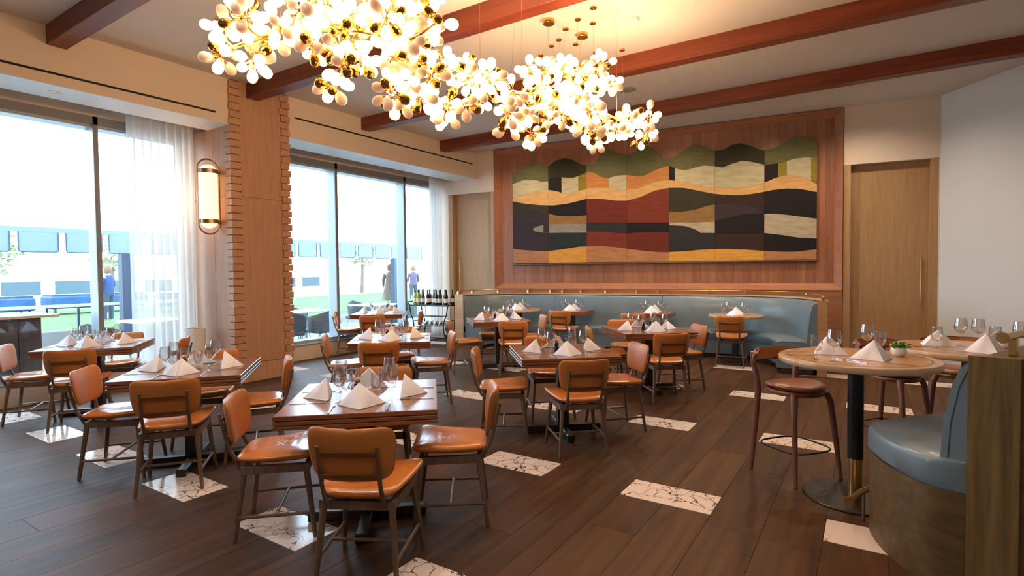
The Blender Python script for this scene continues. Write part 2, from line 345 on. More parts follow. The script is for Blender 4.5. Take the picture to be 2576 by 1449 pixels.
# timber bay : bevelled frame, boards, lower dado
tb = empty('wall_panelling', wall((UL+UR)/2, 0, 0)); tb.location = (0, 0, 0)
tb['kind'] = 'structure'; tb.name = 'trim_2'
Z0, Z1 = 1.13, 4.085
def fr(mb, pts): mb.add(pts, [(0, 1, 2, 3)])
fo, bw, td = .035, .11, .13
for nm, (a, c, e, g) in dict(left=((UL, Z0), (UL, Z1), (UL+bw, Z1-bw), (UL+bw, Z0+bw)), right=((UR, Z1), (UR, Z0), (UR-bw, Z0+bw), (UR-bw, Z1-bw)), top=((UL, Z1), (UR, Z1), (UR-bw, Z1-bw), (UL+bw, Z1-bw)), bottom=((UR, Z0), (UL, Z0), (UL+bw, Z0+bw), (UR-bw, Z0+bw))).items():
    mb = MB(); q = []
    for (u, z_), t in ((a, fo), (c, fo), (e, -td+.02), (g, -td+.02)): q.append(wall(u, t, z_))
    for (u, z_), t in ((a, -.15), (c, -.15), (e, -.15), (g, -.15)): q.append(wall(u, t, z_))
    mb.add(q, [(0, 1, 2, 3), (7, 6, 5, 4), (0, 4, 5, 1), (2, 6, 7, 3), (1, 5, 6, 2), (3, 7, 4, 0)]); mb.build('bevelled_frame', M['framew'], tb)
nb = 44; bwid = (UR-UL-2*bw+.04)/nb
for i in range(nb):
    u = UL+bw-.02+i*bwid; mb = MB(); wbox(mb, u+.001, u+bwid-.001, -.15, -.118+(.003 if i % 2 else 0), Z0+.04, Z1-.04); mb.build('board', M['panelw'], tb)
mb = MB(); wbox(mb, UL, UR, -.15, fo-.01, 0, Z0-.002); mb.build('dado_panel', M['framew'], tb)
# right diagonal wall, rear wall
wr = tag(MB().poly([(.88, 10.62), (3.9, 6.6), (6.1, 6.6), (6.1, 11.4), (.95, 11.4)], 0, H).build('wall_right', M['cool']), kind='structure')
MB().poly([(5.9, -4.6), (6.1, -4.6), (6.1, 6.6), (5.9, 6.6)], 0, H).build('side_section', M['cool'], wr)
tag(MB().box((-8.4, -4.75, 0), (6.1, -4.55, H)).build('wall_rear', M['plaster']), kind='structure')
# beams
for i, y in enumerate((-1.99, .09, 2.18, 4.345, 6.385, 8.39)):
    ln = 12.6 if y < 6.5 else 9.55
    o = MB().box((0, 0, 0), (ln, .175, .2), .004).build('ceiling_beam', M['beam'], loc=(XF+.002, y, H-.2))
    tag(o, ['mahogany ceiling beam behind the viewpoint, out of sight', 'mahogany ceiling beam directly above the viewpoint', 'mahogany ceiling beam cropped at the top left corner', 'mahogany ceiling beam meeting the oak column', 'mahogany ceiling beam third in from the front, right of the column', 'mahogany ceiling beam nearest the back wall and mural'][i], 'beam')
# recessed lights, speakers, sprinklers on the ceiling
dl = empty('downlight', (0, 0, H))
MB().lathe([(.036, .0), (.058, -.004), (.062, .002)], 24).build('trim_ring', M['ceil'], dl, True)
MB().lathe([(.0, .012), (.036, .012), (.036, 0)], 20).build('lamp_recess', M['dark'], dl, True)
used = False
for (x, y, z_, lab) in [(.08, 7.59, H, 'recessed ceiling downlight at right, beside the diagonal wall'), (-1.14, 7.59, H, 'recessed ceiling downlight between the last two beams, above the mural centre'), (-.02, 9.69, H, 'recessed ceiling downlight near the right hand door'),
    (-1.3, 9.53, H, 'recessed ceiling downlight in front of the mural right half'), (-2.4, 7.62, H, 'recessed ceiling downlight right of the chandelier end'), (-1.39, 5.51, H, 'recessed ceiling downlight at the top edge, right of the canopies'),
    (-2.9, 9.4, H, 'recessed ceiling downlight in front of the mural centre, behind the chandelier'), (-6.21, 7.56, H, 'small recessed ceiling light above the window table'), (-6.13, 3.37, H, 'small recessed ceiling light left of the chandelier tip'),
    (-7.45, 2.32, 3.496, 'small round light in the soffit above the left window'), (-7.48, 6.67, 3.496, 'small round light in the soffit above the far window')]:
    o = first_or_copy(dl); o.location = (x, y, z_); tag(o, lab, 'light', 'recessed ceiling lights')
sp = MB().lathe([(0, -.004), (.115, -.006), (.13, 0)], 28).mesh('ceiling_speaker', mat('speaker_grille', (.33, .29, .26), .8), True)
for x, y, lab in ((-6.79, 5.46, 'round flush ceiling speaker near the column'), (-2.96, 7.61, 'round flush ceiling speaker right of the chandelier')):
    tag(inst(sp, 'ceiling_speaker', None, (x, y, H)), lab, 'speaker')
tag(MB().lathe([(0, -.03), (.05, -.03), (.06, -.006), (.06, 0)], 20).build('smoke_detector', M['ceil'], None, True, (-2.07, 5.52, H)), 'pale round smoke detector on the ceiling right of the canopies', 'detector')
for x, y, lab in ((-5.2, 1.15, 'fill downlight added above the front left tables, out of view'), (-3.0, 1.15, 'fill downlight added above the front tables, out of view'), (-.8, 1.15, 'fill downlight added above the viewpoint'), (1.6, 1.15, 'fill downlight added right of the viewpoint'),
    (-5.2, -1.0, 'fill downlight added behind the viewpoint, far left'), (-3.0, -1.0, 'fill downlight added behind the viewpoint, left'), (-.8, -1.0, 'fill downlight added behind the viewpoint, centre'), (1.6, -1.0, 'fill downlight added behind the viewpoint, right')):
    o = copy_tree(dl); o.location = (x, y, H); tag(o, lab, 'light', 'recessed ceiling lights')
    ld = bpy.data.lights.new('downlight_fill', 'SPOT'); ld.energy = REAR_FILL; ld.spot_size = R(140); ld.spot_blend = .9; ld.shadow_soft_size = .06; ld.color = (1, .87, .73)  # unseen fittings and spots added as warm frontal fill
    lo = bpy.data.objects.new('downlight_fill', ld); C.objects.link(lo); lo.location = (x, y, H-.02)
# spots added to brighten the back, by ceiling fittings; leftmost ones have no fitting
for x, y, e in ((.08, 7.59, SPOT), (-1.14, 7.59, SPOT), (-.02, 9.4, SPOT), (-1.3, 9.3, SPOT), (-2.9, 9.2, SPOT), (-4.4, 9.0, SPOT), (-5.8, 8.9, SPOT), (-2.4, 7.62, SPOT)):
    ld = bpy.data.lights.new('downlight_fill', 'SPOT'); ld.energy = e; ld.spot_size = R(150); ld.spot_blend = .8; ld.shadow_soft_size = .05; ld.color = (1, .78, .55)
    lo = bpy.data.objects.new('downlight_fill', ld); C.objects.link(lo); lo.location = (x, y, H-.02)
# ---------------------------------------------------------------- mural outlines: (along the wall, height) in metres
CV={
 'TOP':[(-6.001,3.553),(-5.779,3.669),(-5.595,3.733),(-5.414,3.695),(-5.173,3.643),(-5.029,3.732),(-4.809,3.774),(-4.655,3.724),(-4.503,3.623),(-4.357,3.575),(-4.203,3.594),(-4.084,3.752),(-3.967,3.838),(-3.852,3.834),(-3.737,3.758),(-3.568,3.708),(-3.429,3.726),(-3.318,3.81),(-3.181,3.836),(-3.046,3.781),(-2.939,3.649),(-2.807,3.563),(-2.676,3.569),(-2.496,3.682),(-2.342,3.763),(-2.217,3.757),(-2.093,3.691),(-1.951,3.617),(-1.8,3.621),(-1.657,3.695),(-1.54,3.707),(-1.398,3.658),(-1.237,3.566),(-1.147,3.539),(-0.967,3.569),(-0.812,3.662),(-0.66,3.722),(-0.531,3.714),(-0.425,3.654),(-0.351,3.597)],
 'HILL':[(-5.993,3.339),(-5.782,3.398),(-5.615,3.405),(-5.451,3.379),(-5.321,3.33),(-5.176,3.333),(-5.172,3.392),(-5.031,3.41),(-4.889,3.392),(-4.749,3.371),(-4.627,3.361),(-4.504,3.394),(-4.358,3.444),(-4.203,3.425),(-4.057,3.327),(-3.911,3.295),(-3.739,3.328),(-3.55,3.325),(-3.347,3.28),(-3.209,3.282),(-2.993,3.372),(-2.755,3.43),(-2.751,3.416),(-2.598,3.349),(-2.469,3.316),(-2.342,3.339),(-2.142,3.372),(-1.951,3.341),(-1.824,3.304),(-1.681,3.354),(-1.514,3.394),(-1.375,3.37),(-1.146,3.291),(-0.965,3.291),(-0.833,3.31),(-0.701,3.346),(-0.572,3.357),(-0.417,3.349),(-0.35,3.342)],
 'TANT':[(-5.996,3.08),(-5.718,3.091),(-5.387,3.142),(-5.177,3.156),(-5.002,3.12),(-4.814,3.048),(-4.628,3.058),(-4.36,3.124),(-4.117,3.134),(-3.912,3.104),(-3.627,3.049),(-3.347,3.048),(-3.074,3.135),(-2.887,3.174),(-2.755,3.158),(-2.547,3.12),(-2.292,3.033),(-2.043,2.967),(-1.799,2.936),(-1.561,2.918),(-1.327,2.933),(-1.144,2.981),(-0.964,3.053),(-0.81,3.081),(-0.657,3.063),(-0.485,2.988),(-0.347,2.888)],
 'TANB':[(-5.997,2.973),(-5.72,2.91),(-5.39,2.859),(-5.068,2.83),(-4.753,2.849),(-4.363,2.915),(-4.059,2.898),(-3.77,2.842),(-3.551,2.828),(-3.293,2.879),(-3.021,2.982),(-2.755,3.016),(-2.496,2.997),(-2.242,2.925),(-1.994,2.855),(-1.751,2.812),(-1.489,2.789),(-1.235,2.813),(-1.009,2.846),(-0.808,2.856),(-0.613,2.836),(-0.346,2.761)],
 'B1':[(-6.0,2.652),(-5.688,2.696),(-5.457,2.705),(-5.181,2.668)],
 'B2':[(-5.181,2.668),(-4.943,2.611),(-4.663,2.59),(-4.364,2.595)],
 'B5':[(-2.756,2.575),(-2.496,2.56),(-2.242,2.593),(-2.092,2.641),(-1.95,2.658)],
 'B5b':[(-2.756,2.32),(-2.47,2.294),(-2.292,2.228),(-2.191,2.155),(-1.948,2.145)],
 'B5c':[(-2.756,2.374),(-2.292,2.351),(-1.948,2.348)],
 'B6':[(-1.95,2.658),(-1.798,2.669),(-1.607,2.667),(-1.419,2.625),(-1.142,2.483)],
 'B6b':[(-1.948,2.361),(-1.75,2.402),(-1.56,2.443),(-1.326,2.456),(-1.142,2.445)],
 'B6c':[(-1.948,2.145),(-1.797,2.127),(-1.559,2.11),(-1.324,2.101),(-1.141,2.108)],
 'B7':[(-1.142,2.445),(-0.962,2.44),(-0.74,2.399),(-0.343,2.32)],
 'B7b':[(-1.141,2.113),(-0.916,2.075),(-0.651,2.021),(-0.341,1.99)],
 'S34':[(-4.365,2.443),(-2.756,2.366)],
 'S34b':[(-4.367,2.265),(-4.033,2.257),(-3.772,2.218),(-3.553,2.198),(-3.35,2.209),(-2.756,2.194)],
 'G2':[(-5.183,2.461),(-4.366,2.422)],
 'G2b':[(-5.185,2.274),(-4.367,2.247)],
 'BOT':[(-6.008,1.969),(-5.696,1.93),(-5.398,1.911),(-5.139,1.904),(-4.823,1.937),(-4.514,1.975),(-4.064,1.974),(-3.774,1.946),(-3.49,1.896),(-3.213,1.856),(-2.942,1.827),(-2.757,1.823),(-2.47,1.829),(-2.166,1.853),(-1.918,1.859),(-1.676,1.853),(-1.44,1.836),(-1.14,1.803),(-0.869,1.782),(-0.693,1.777),(-0.52,1.792),(-0.339,1.812)],
 'END':[(-6.012,1.668),(-0.338,1.631)],
}
COLX = [-5.996, -5.179, -4.362, -3.551, -2.756, -1.95, -1.143, -0.345]
def cv(name, u):
    P = CV[name]
    if u <= P[0][0]: return P[0][1]
    for (a, za), (b, zb) in zip(P, P[1:]):
        if u <= b: return za+(zb-za)*(u-a)/max(1e-6, b-a)
    return P[-1][1]
mu = empty('mural'); tag(mu, 'large inlaid wood mural of rolling hills in green, tan, red and black above the banquette', 'artwork')
mcol = dict(green=(.19, .185, .07), dgreen=(.05, .045, .022), cream=(.50, .44, .27), black=(.018, .012, .014), tan=(.62, .36, .14), must=(.36, .27, .03), orange=(.52, .21, .06), red=(.20, .03, .02), dred=(.25, .045, .025), slate=(.035, .035, .04), purple=(.055, .035, .045), brown=(.05, .025, .022),
            ochre=(.36, .2, .07), grey=(.36, .34, .28), teal=(.03, .042, .042), btan=(.44, .2, .09), yel=(.66, .32, .06), bone=(.42, .36, .26))
mm = {k: mat('mural_'+k, [c_*(.85 if max(v) > .4 else .6) for c_ in v], .6, spec=.2, var=.16, vscale=5, stretch=(1, 1, 4)) for k, v in mcol.items()}
def cell(u0, u1, top, bot, col, t=0, n=None):
    """one inlay piece between two height functions"""
    n = n or max(2, int((u1-u0)/.04)); us = [u0+(u1-u0)*i/n for i in range(n+1)]; us = [min(max(u, u0+.0015), u1-.0015) for u in us]
    T = [cv(top, u) if isinstance(top, str) else top(u) if callable(top) else top for u in us]
    Bm = [cv(bot, u) if isinstance(bot, str) else bot(u) if callable(bot) else bot for u in us]
    P = [(u, z) for u, z in zip(us, T)]+[(u, min(z+.002, tz-.001)) for u, z, tz in list(zip(us, Bm, T))[::-1]]
    mb = MB(); t1 = -.055+t+random.uniform(0, .003); t0 = -.118
    m_ = len(us); vs = [wall(u, t1, z) for u, z in P]+[wall(u, t0, z) for u, z in P]; N = len(P)
    fs = [(i, i+1, N-2-i, N-1-i)[::-1] for i in range(m_-1)]+[(i, (i+1) % N, N+(i+1) % N, N+i) for i in range(N)]
    mb.add(vs, fs); mb.build('mural_panel', mm[col], mu)
c = COLX
cell(c[0], c[1], 'TOP', 'HILL', 'green'); cell(c[1], c[2], 'TOP', 'HILL', 'dgreen'); cell(c[2], c[3], 'TOP', 'HILL', 'green'); cell(c[3], c[4], 'TOP', 'HILL', 'green'); cell(c[4], c[5], 'TOP', 'HILL', 'green'); cell(c[5], c[6], 'TOP', 'HILL', 'dgreen'); cell(c[6], c[7], 'TOP', 'HILL', 'green')
cell(c[0], c[1], 'HILL', 'TANT', 'cream'); cell(c[1], -4.89, 'HILL', 'TANT', 'black'); cell(-4.89, -4.53, 'HILL', 'TANT', 'cream'); cell(-4.53, c[2], 'HILL', 'TANT', 'must')
cell(c[2], -3.912, 'HILL', 'TANT', 'orange'); cell(-3.912, c[3], 'HILL', 'TANT', 'cream'); cell(c[3], c[4], 'HILL', 'TANT', 'orange'); cell(c[4], -2.65, 'HILL', 'TANT', 'black'); cell(-2.65, c[5], 'HILL', 'TANT', 'cream'); cell(c[5], c[6], 'HILL', 'TANT', 'cream')
cell(c[6], -.93, 'HILL', 'TANT', 'black'); cell(-.93, -.80, 'HILL', 'TANT', 'must'); cell(-.80, -.43, 'HILL', 'TANT', 'cream'); cell(-.43, c[7], 'HILL', 'TANT', 'must')
for i in range(7): cell(c[i], c[i+1], 'TANT', 'TANB', 'tan')
cell(c[0], c[1], 'TANB', 'B1', 'dgreen'); cell(c[0], c[1], 'B1', 'BOT', 'purple')
cell(c[1], c[2], 'TANB', 'B2', 'black'); cell(c[1], c[2], 'B2', 'G2', 'ochre'); cell(c[1], c[2], 'G2', 'G2b', 'grey'); cell(c[1], c[2], 'G2b', 'BOT', 'teal')
for a, b_ in ((2, 3), (3, 4)): cell(c[a], c[b_], 'TANB', 'S34', 'red' if a == 2 else 'dred'); cell(c[a], c[b_], 'S34', 'S34b', 'slate' if a == 2 else 'black'); cell(c[a], c[b_], 'S34b', 'BOT', 'dred' if a == 2 else 'red')
cell(c[4], c[5], 'TANB', 'B5', 'dgreen'); cell(c[4], c[5], 'B5', 'B5c', 'ochre'); cell(c[4], c[5], 'B5c', 'B5b', 'bone'); cell(c[4], c[5], 'B5b', 'BOT', 'slate')
cell(c[5], c[6], 'TANB', 'B6', 'brown'); cell(c[5], c[6], 'B6', 'B6b', 'purple'); cell(c[5], c[6], 'B6b', 'B6c', 'black'); cell(c[5], c[6], 'B6c', 'BOT', 'brown')
cell(c[6], c[7], 'TANB', 'B7', 'black'); cell(c[6], c[7], 'B7', 'B7b', 'bone'); cell(c[6], c[7], 'B7b', 'BOT', 'black')
for i in range(7): cell(c[i], c[i+1], 'BOT', 'END', ['btan', 'yel', 'btan', 'btan', 'yel', 'yel', 'btan'][i])
zc = 2.36
cell(-5.526, c[1], lambda u: zc+.082*math.sqrt(max(0, 1-((u+5.18)/.347)**2))+.001, lambda u: zc-.082*math.sqrt(max(0, 1-((u+5.18)/.347)**2))-.001, 'grey', .006, 16)
cell(-5.29, c[1], zc+.078, zc-.076, 'purple', .009)
mb = MB(); wbox(mb, c[0]-.012, c[7]+.012, -.118, -.045, 1.62, 1.648); mb.build('mural_edge', M['boothc'], mu)

# ---------------------------------------------------------------- banquette along the back wall
def arc_path():
    """plan of the back face of the bench, left arm end to right arm end"""
    P = [(-6.80, 8.45), (-6.79, 8.75), (-6.70, 9.10), (-6.50, 9.40), (-6.2, 9.62), (-5.8, 9.72)]
    x = -5.3
    while x < -2.0: P.append((x, wy(x)-.08)); x += .3
    P += [(-1.9, 10.18), (-1.55, 10.12), (-1.2, 9.95), (-.9, 9.68), (-.68, 9.32), (-.56, 8.95), (-.53, 8.62)]
    return P
def cat(P, n=4):
    out = []
    for i in range(len(P)-1):
        p0, p1, p2, p3 = P[max(i-1, 0)], P[i], P[i+1], P[min(i+2, len(P)-1)]
        for k in range(n):
            t = k/n; out.append(tuple(.5*(2*p1[a]+(p2[a]-p0[a])*t+(2*p0[a]-5*p1[a]+4*p2[a]-p3[a])*t*t+(3*p1[a]-p0[a]-3*p2[a]+p3[a])*t**3) for a in range(len(p1))))
    out.append(P[-1]); return out
BP = cat(arc_path(), 3)
def offs(P, d):
    """offset to the right hand side (into the room)"""
    out = []
    for i, p in enumerate(P):
        a = Vector(P[max(i-1, 0)]); b_ = Vector(P[min(i+1, len(P)-1)]); t = (b_-a).normalized(); out.append((p[0]+t.y*d, p[1]-t.x*d))
    return out
def loft(P, prof, i0, i1, name, m, parent, smooth=True, label=None, gap=.0):
    """sweep a profile [(offset, z)...] along part of the plan path"""
    rows_ = [offs(P, d) for d, z in prof]; vs = []; n = len(prof); mm_ = i1-i0+1
    for i in range(i0, i1+1):
        for k in range(n): vs.append((rows_[k][i][0], rows_[k][i][1], prof[k][1]))
    if gap:
        for side, s in ((0, 1), (mm_-1, -1)):
            a = Vector(P[i0 if side == 0 else i1]); b_ = Vector(P[i0+1 if side == 0 else i1-1]); d = (b_-a).normalized()*gap
            for k in range(n): v = vs[side*n+k]; vs[side*n+k] = (v[0]+d.x, v[1]+d.y, v[2])
    fs = [(i*n+k, i*n+(k+1) % n, (i+1)*n+(k+1) % n, (i+1)*n+k) for i in range(mm_-1) for k in range(n)]+[tuple(range(n-1, -1, -1)), tuple((mm_-1)*n+k for k in range(n))]
    mb = MB(); mb.add(vs, fs); return mb.build(name, m, parent, smooth, label=label)
bq = empty('banquette'); tag(bq, 'long curved grey-blue leather banquette with brass rail under the mural', 'banquette')
nB = len(BP)-1
def near(x, arm=None):
    return min(range(len(BP)), key=lambda i: abs(BP[i][0]-x)+(0 if arm is None else 0))
cutsB = [0, near(-5.05), near(-2.72), nB]
cutsB = [0, near(-5.35), near(-3.25), nB]
backp = [(.0, .40), (.02, .99), (.05, 1.01), (.10, 1.005), (.135, .97), (.165, .80), (.185, .6), (.20, .46), (.20, .42), (.0, .40)][:-1]
for i, (a, e) in enumerate(zip(cutsB, cutsB[1:])):
    loft(BP, backp, a, e, 'back_cushion', M['blue'], bq, gap=.004)
seatp = [(.16, .30), (.16, .43), (.24, .46), (.50, .462), (.57, .45), (.60, .42), (.60, .34), (.58, .30)]
segs = [0]+[near(x) for x in (-6.3, -5.35, -4.3, -3.25, -2.2, -1.15)]+[nB]
for a, e in zip(segs, segs[1:]): loft(BP, seatp, a, e, 'seat_cushion', M['blue'], bq, gap=.003)
loft(BP, [(.10, .08), (.10, .30), (.59, .30), (.585, .08)], 0, nB, 'seat_base', M['blue'], bq)
loft(BP, [(.12, .0), (.12, .08), (.52, .08), (.52, .0)], 0, nB, 'kick_plate', M['base'], bq, False)
loft(BP, [(-.05, 0), (-.05, 1.03), (.0, 1.03), (.0, 0)], 0, nB, 'timber_back', M['framew'], bq, False)
loft(BP, [(-.06, 1.03), (-.06, 1.045), (.05, 1.045), (.05, 1.022)], 0, nB, 'top_cap', M['oaklight'], bq, False)
for (px_, py_), ang in ((BP[0], 0), (BP[-1], 0)):
    MB().box((-.07, -.03, 0), (.13 if px_ < -3 else .05, -.002, 1.05)).build('end_panel', M['oak'] if px_ > -3 else M['oaklight'], bq, loc=(px_-(0 if px_ < -3 else .0), py_, 0))
rp = offs(BP, .0)
for a, e in zip(cutsB, cutsB[1:]):
    idx = list(range(a, e+1)); pts = [(rp[i][0], rp[i][1], 1.115) for i in idx]
    MB().tube(pts, .009, 8).build('brass_rail', M['brass'], bq, True)
    n = 3 if e-a < 14 else 4
    for k in range(n+1):
        j = idx[min(len(idx)-1, max(0, round((len(idx)-1)*k/n)+(1 if k == 0 and a else 0)-(1 if k == n and e != nB else 0)))]
        MB().box((-.022, -.022, 1.045), (.022, .022, 1.10), .003).cyl((0, 0, 1.09), (0, 0, 1.12), .012, n=10).build('rail_post', M['brass'], bq, loc=(rp[j][0], rp[j][1], 0))

# ---------------------------------------------------------------- dining chairs
def pad(outline, zc_, th, crown=.0, p=7, n=40, rings=7, shape=None, axis='z'):
    """rounded cushion: outline(angle)->(x,y); shape(x,y)->extra height"""
    mb = MB(); vs = []; fs = []
    ts = [0]+[1-(1-i/rings)**1.9 for i in range(1, rings+1)]
    def ht(t): return th/2*(max(0, 1-t**p))**.5
    top = []; 
    for s in (1, -1):
        base = len(vs); x, y = 0, 0; vs.append((0, 0, s*ht(0)+(crown if s > 0 else 0)))
        for t in ts[1:]:
            for k in range(n):
                x, y = outline(2*math.pi*k/n); vs.append((x*t, y*t, s*ht(t)+(crown*(1-t*t) if s > 0 else 0)))
        R_ = len(ts)-1
        for k in range(n):
            f = (base, base+1+k, base+1+(k+1) % n); fs.append(f if s > 0 else f[::-1])
            for r in range(R_-1):
                a = base+1+r*n; f = (a+k, a+n+k, a+n+(k+1) % n, a+(k+1) % n); fs.append(f if s > 0 else f[::-1])
        top.append(base+1+(R_-1)*n)
    for k in range(n): fs.append((top[0]+k, top[1]+k, top[1]+(k+1) % n, top[0]+(k+1) % n))
    out = []
    for x, y, z in vs:
        z2 = z+zc_+(shape(x, y) if shape else 0); out.append((x, y, z2))
    mb.add(out, fs); return mb
def seat_out(a):
    cs, sn = math.cos(a), math.sin(a); e = .30
    x = math.copysign(abs(cs)**e, cs); y = math.copysign(abs(sn)**e, sn); w = .218+.034*y
    return (x*w, .005+y*.222)
def back_out(a):
    cs, sn = math.cos(a), math.sin(a); e = .42
    x = math.copysign(abs(cs)**e, cs); z = math.copysign(abs(sn)**e, sn); w = .208+.008*z-(.012 if z < 0 else 0)*abs(z)
    return (x*w, z*.132)
def seat_shape(x, y):
    w = .035*(x/.25)**2*(.5+.5*(y+.22)/.44) + .010*((y-.0)/.22)**2
    cr = .0035*math.sin(y*170+x*18)*math.exp(-((x)/.12)**2-((y-.08)/.10)**2)
    return w-.006*math.exp(-(x/.15)**2-(y/.15)**2)+cr
seat_me = pad(seat_out, .443, .058, .016, 6, 52, 16, seat_shape).mesh('seat', M['leather'], True)
bmb = pad(back_out, 0, .040, .006, 6, 48, 9)
bmb.v = [(x, -.262-.17*(y)+.9*x*x-z, .660+y+(.022*(x/.2)**2-.006 if y > 0 else 0)*min(1, max(0, y/.12))) for x, y, z in [(v[0], v[1], -v[2]) for v in bmb.v]]
back_me = bmb.mesh('backrest', [M['leatherb']], True)
def leg_me(x, y, xt, yt, top=.405): return MB().tube([(x, y, .0), (x+(xt-x)*.04, y+(yt-y)*.04, .012), (xt, yt, top)], [.0105, .0125, .0185], 8).mesh('leg', M['leg'], True)
legs_me = [leg_me(-.20, -.215, -.165, -.165), leg_me(.20, -.215, .165, -.165), leg_me(-.222, .215, -.18, .165), leg_me(.222, .215, .18, .165)]
fb = MB(); 
for s in (-1, 1): fb.add([(s*.155, -.18, .372), (s*.185, -.18, .372), (s*.20, .185, .372), (s*.168, .185, .372), (s*.155, -.18, .415), (s*.185, -.18, .415), (s*.20, .185, .415), (s*.168, .185, .415)], [(3, 2, 1, 0), (4, 5, 6, 7), (0, 1, 5, 4), (1, 2, 6, 5), (2, 3, 7, 6), (3, 0, 4, 7)] if s > 0 else [(0, 1, 2, 3), (7, 6, 5, 4), (4, 5, 1, 0), (5, 6, 2, 1), (6, 7, 3, 2), (7, 4, 0, 3)])
fb.box((-.17, -.185, .372), (.17, -.158, .415)).box((-.185, .158, .372), (.185, .185, .415)); frame_me = fb.mesh('seat_frame', M['leg'])
post_me = [MB().tube([(s*.135, -.188, .385), (s*.137, -.210, .43), (s*.138, -.244, .50), (s*.139, -.272, .60), (s*.139, -.297, .712)], [.0105, .012, .011, .010, .009], 6).mesh('back_post', M['leg'], True) for s in (-1, 1)]
bar_me = [MB().box((-.134, y0-.003, z0-.011), (.134, y0+.003, z0+.011), .001).mesh('back_bar', M['bracketw']) for y0, z0 in ((-.291, .672), (-.268, .562))]
st_me = [MB().tube([(s*.193, -.20, .135), (s*.207, .195, .135)], .0095, 8).mesh('stretcher', M['leg'], True) for s in (-1, 1)]+[MB().tube([(-.20, 0, .137), (.20, 0, .137)], .0095, 8).mesh('stretcher', M['leg'], True)]
def make_chair():
    t = empty('dining_chair')
    inst(seat_me, 'seat', t); br = inst(back_me, 'backrest', t); inst(frame_me, 'seat_frame', t)
    for m in legs_me: inst(m, 'leg', t)
    for m in post_me: inst(m, 'back_post', t)
    for m in bar_me: inst(m, 'back_bar', br)
    for m in st_me: inst(m, 'stretcher', t)
    return t
chair0 = make_chair()
TN = dict(T1='front centre table', T2='table before the oak column', T3='far left window table', T4='second centre table', T5='centre right table', T6='table before banquette left end', T7='table before banquette middle', T8='table beside the bar cart')
chairs = [  # x, y, facing degrees, label
 (-2.119, 1.895, 119, 'tan leather dining chair nearest the camera, seen from behind'),
 (-2.161, 2.602, 217, 'tan leather dining chair at right side of the front centre table'),
 (-2.935, 1.950, 45, 'tan leather dining chair at left side of the front centre table'),
 (-2.880, 2.690, 310, 'tan leather dining chair at far side of the front centre table, facing camera'),
 (-4.330, 4.080, 128.5, 'tan leather dining chair seen from behind at the second centre table'),
 (-4.980, 4.190, 48, 'tan leather dining chair at left side of the second centre table'),
 (-4.260, 4.770, 227, 'tan leather dining chair at right side of the second centre table'),
 (-4.960, 4.920, 309, 'tan leather dining chair at far side of the second centre table'),
 (-6.980, 6.420, 128.5, 'tan leather dining chair seen from behind at the window table beside the cart'),
 (-8.000, 6.780, 40, 'tan leather dining chair left of the window table, against the glass'),
 (-7.080, 7.290, 220, 'tan leather dining chair right of the window table, before the bar cart'),
 (-7.980, 7.570, 311, 'tan leather dining chair at far side of the window table, mostly hidden'),
 (-5.060, 6.450, 46, 'tan leather dining chair left of the square table at banquette left end'),
 (-4.327, 6.640, 122, 'tan leather dining chair seen from behind at the table before banquette left end'),
 (-4.560, 7.430, 224, 'tan leather dining chair right of the square table at banquette left end'),
 (-5.230, 7.370, 314, 'tan leather dining chair on far side of the table before banquette left end'),
 (-4.620, 8.760, 98, 'tan leather dining chair facing the banquette at its left two-seat table'),
 (-2.053, 4.112, 131.9, 'tan leather dining chair seen from behind at the centre right table'),
 (-2.800, 4.120, 33, 'tan leather dining chair at left side of the centre right table'),
 (-2.020, 4.860, 226, 'tan leather dining chair at right side of the centre right table'),
 (-2.780, 4.920, 313, 'tan leather dining chair at far side of the centre right table'),
 (-2.740, 6.400, 32, 'tan leather dining chair at left side of the table before banquette middle'),
 (-2.790, 7.160, 310, 'tan leather dining chair at far side of the table before banquette middle'),
 (-3.220, 8.700, 94, 'tan leather dining chair facing the banquette behind the middle square table'),
 (-1.982, 6.217, 128, 'tan leather dining chair seen from behind at the table before banquette middle'),
 (-1.990, 6.930, 222, 'tan leather dining chair at right side of the table before banquette middle'),
 (-1.790, 8.900, 97, 'tan leather dining chair at the round banquette table, seen from behind'),
 (-4.180, 1.935, 143, 'tan leather dining chair seen from behind at the left table before the column'),
 (-4.830, 1.860, 47, 'tan leather dining chair at left side of the table before the column'),
 (-4.960, 2.570, 316, 'tan leather dining chair at far side of the table before the column'),
 (-4.246, 2.588, 236, 'tan leather dining chair at right side of the table before the column'),
 (-6.598, 2.171, 146, 'tan leather dining chair seen from behind at the far left window table'),
 (-7.270, 2.020, 57, 'tan leather dining chair cropped by the left photo edge'),
 (-6.620, 2.920, 233, 'tan leather dining chair right of the far left table, near the curtain'),
 (-7.460, 2.850, 324, 'tan leather dining chair at far side of the far left window table'),
]
for i, (x, y, a, lab) in enumerate(chairs):
    o = chair0 if i == 0 else copy_tree(chair0)
    o.location = (x, y, .001); o.rotation_euler.z = R(a-90); tag(o, lab, 'chair', 'tan leather dining chairs')

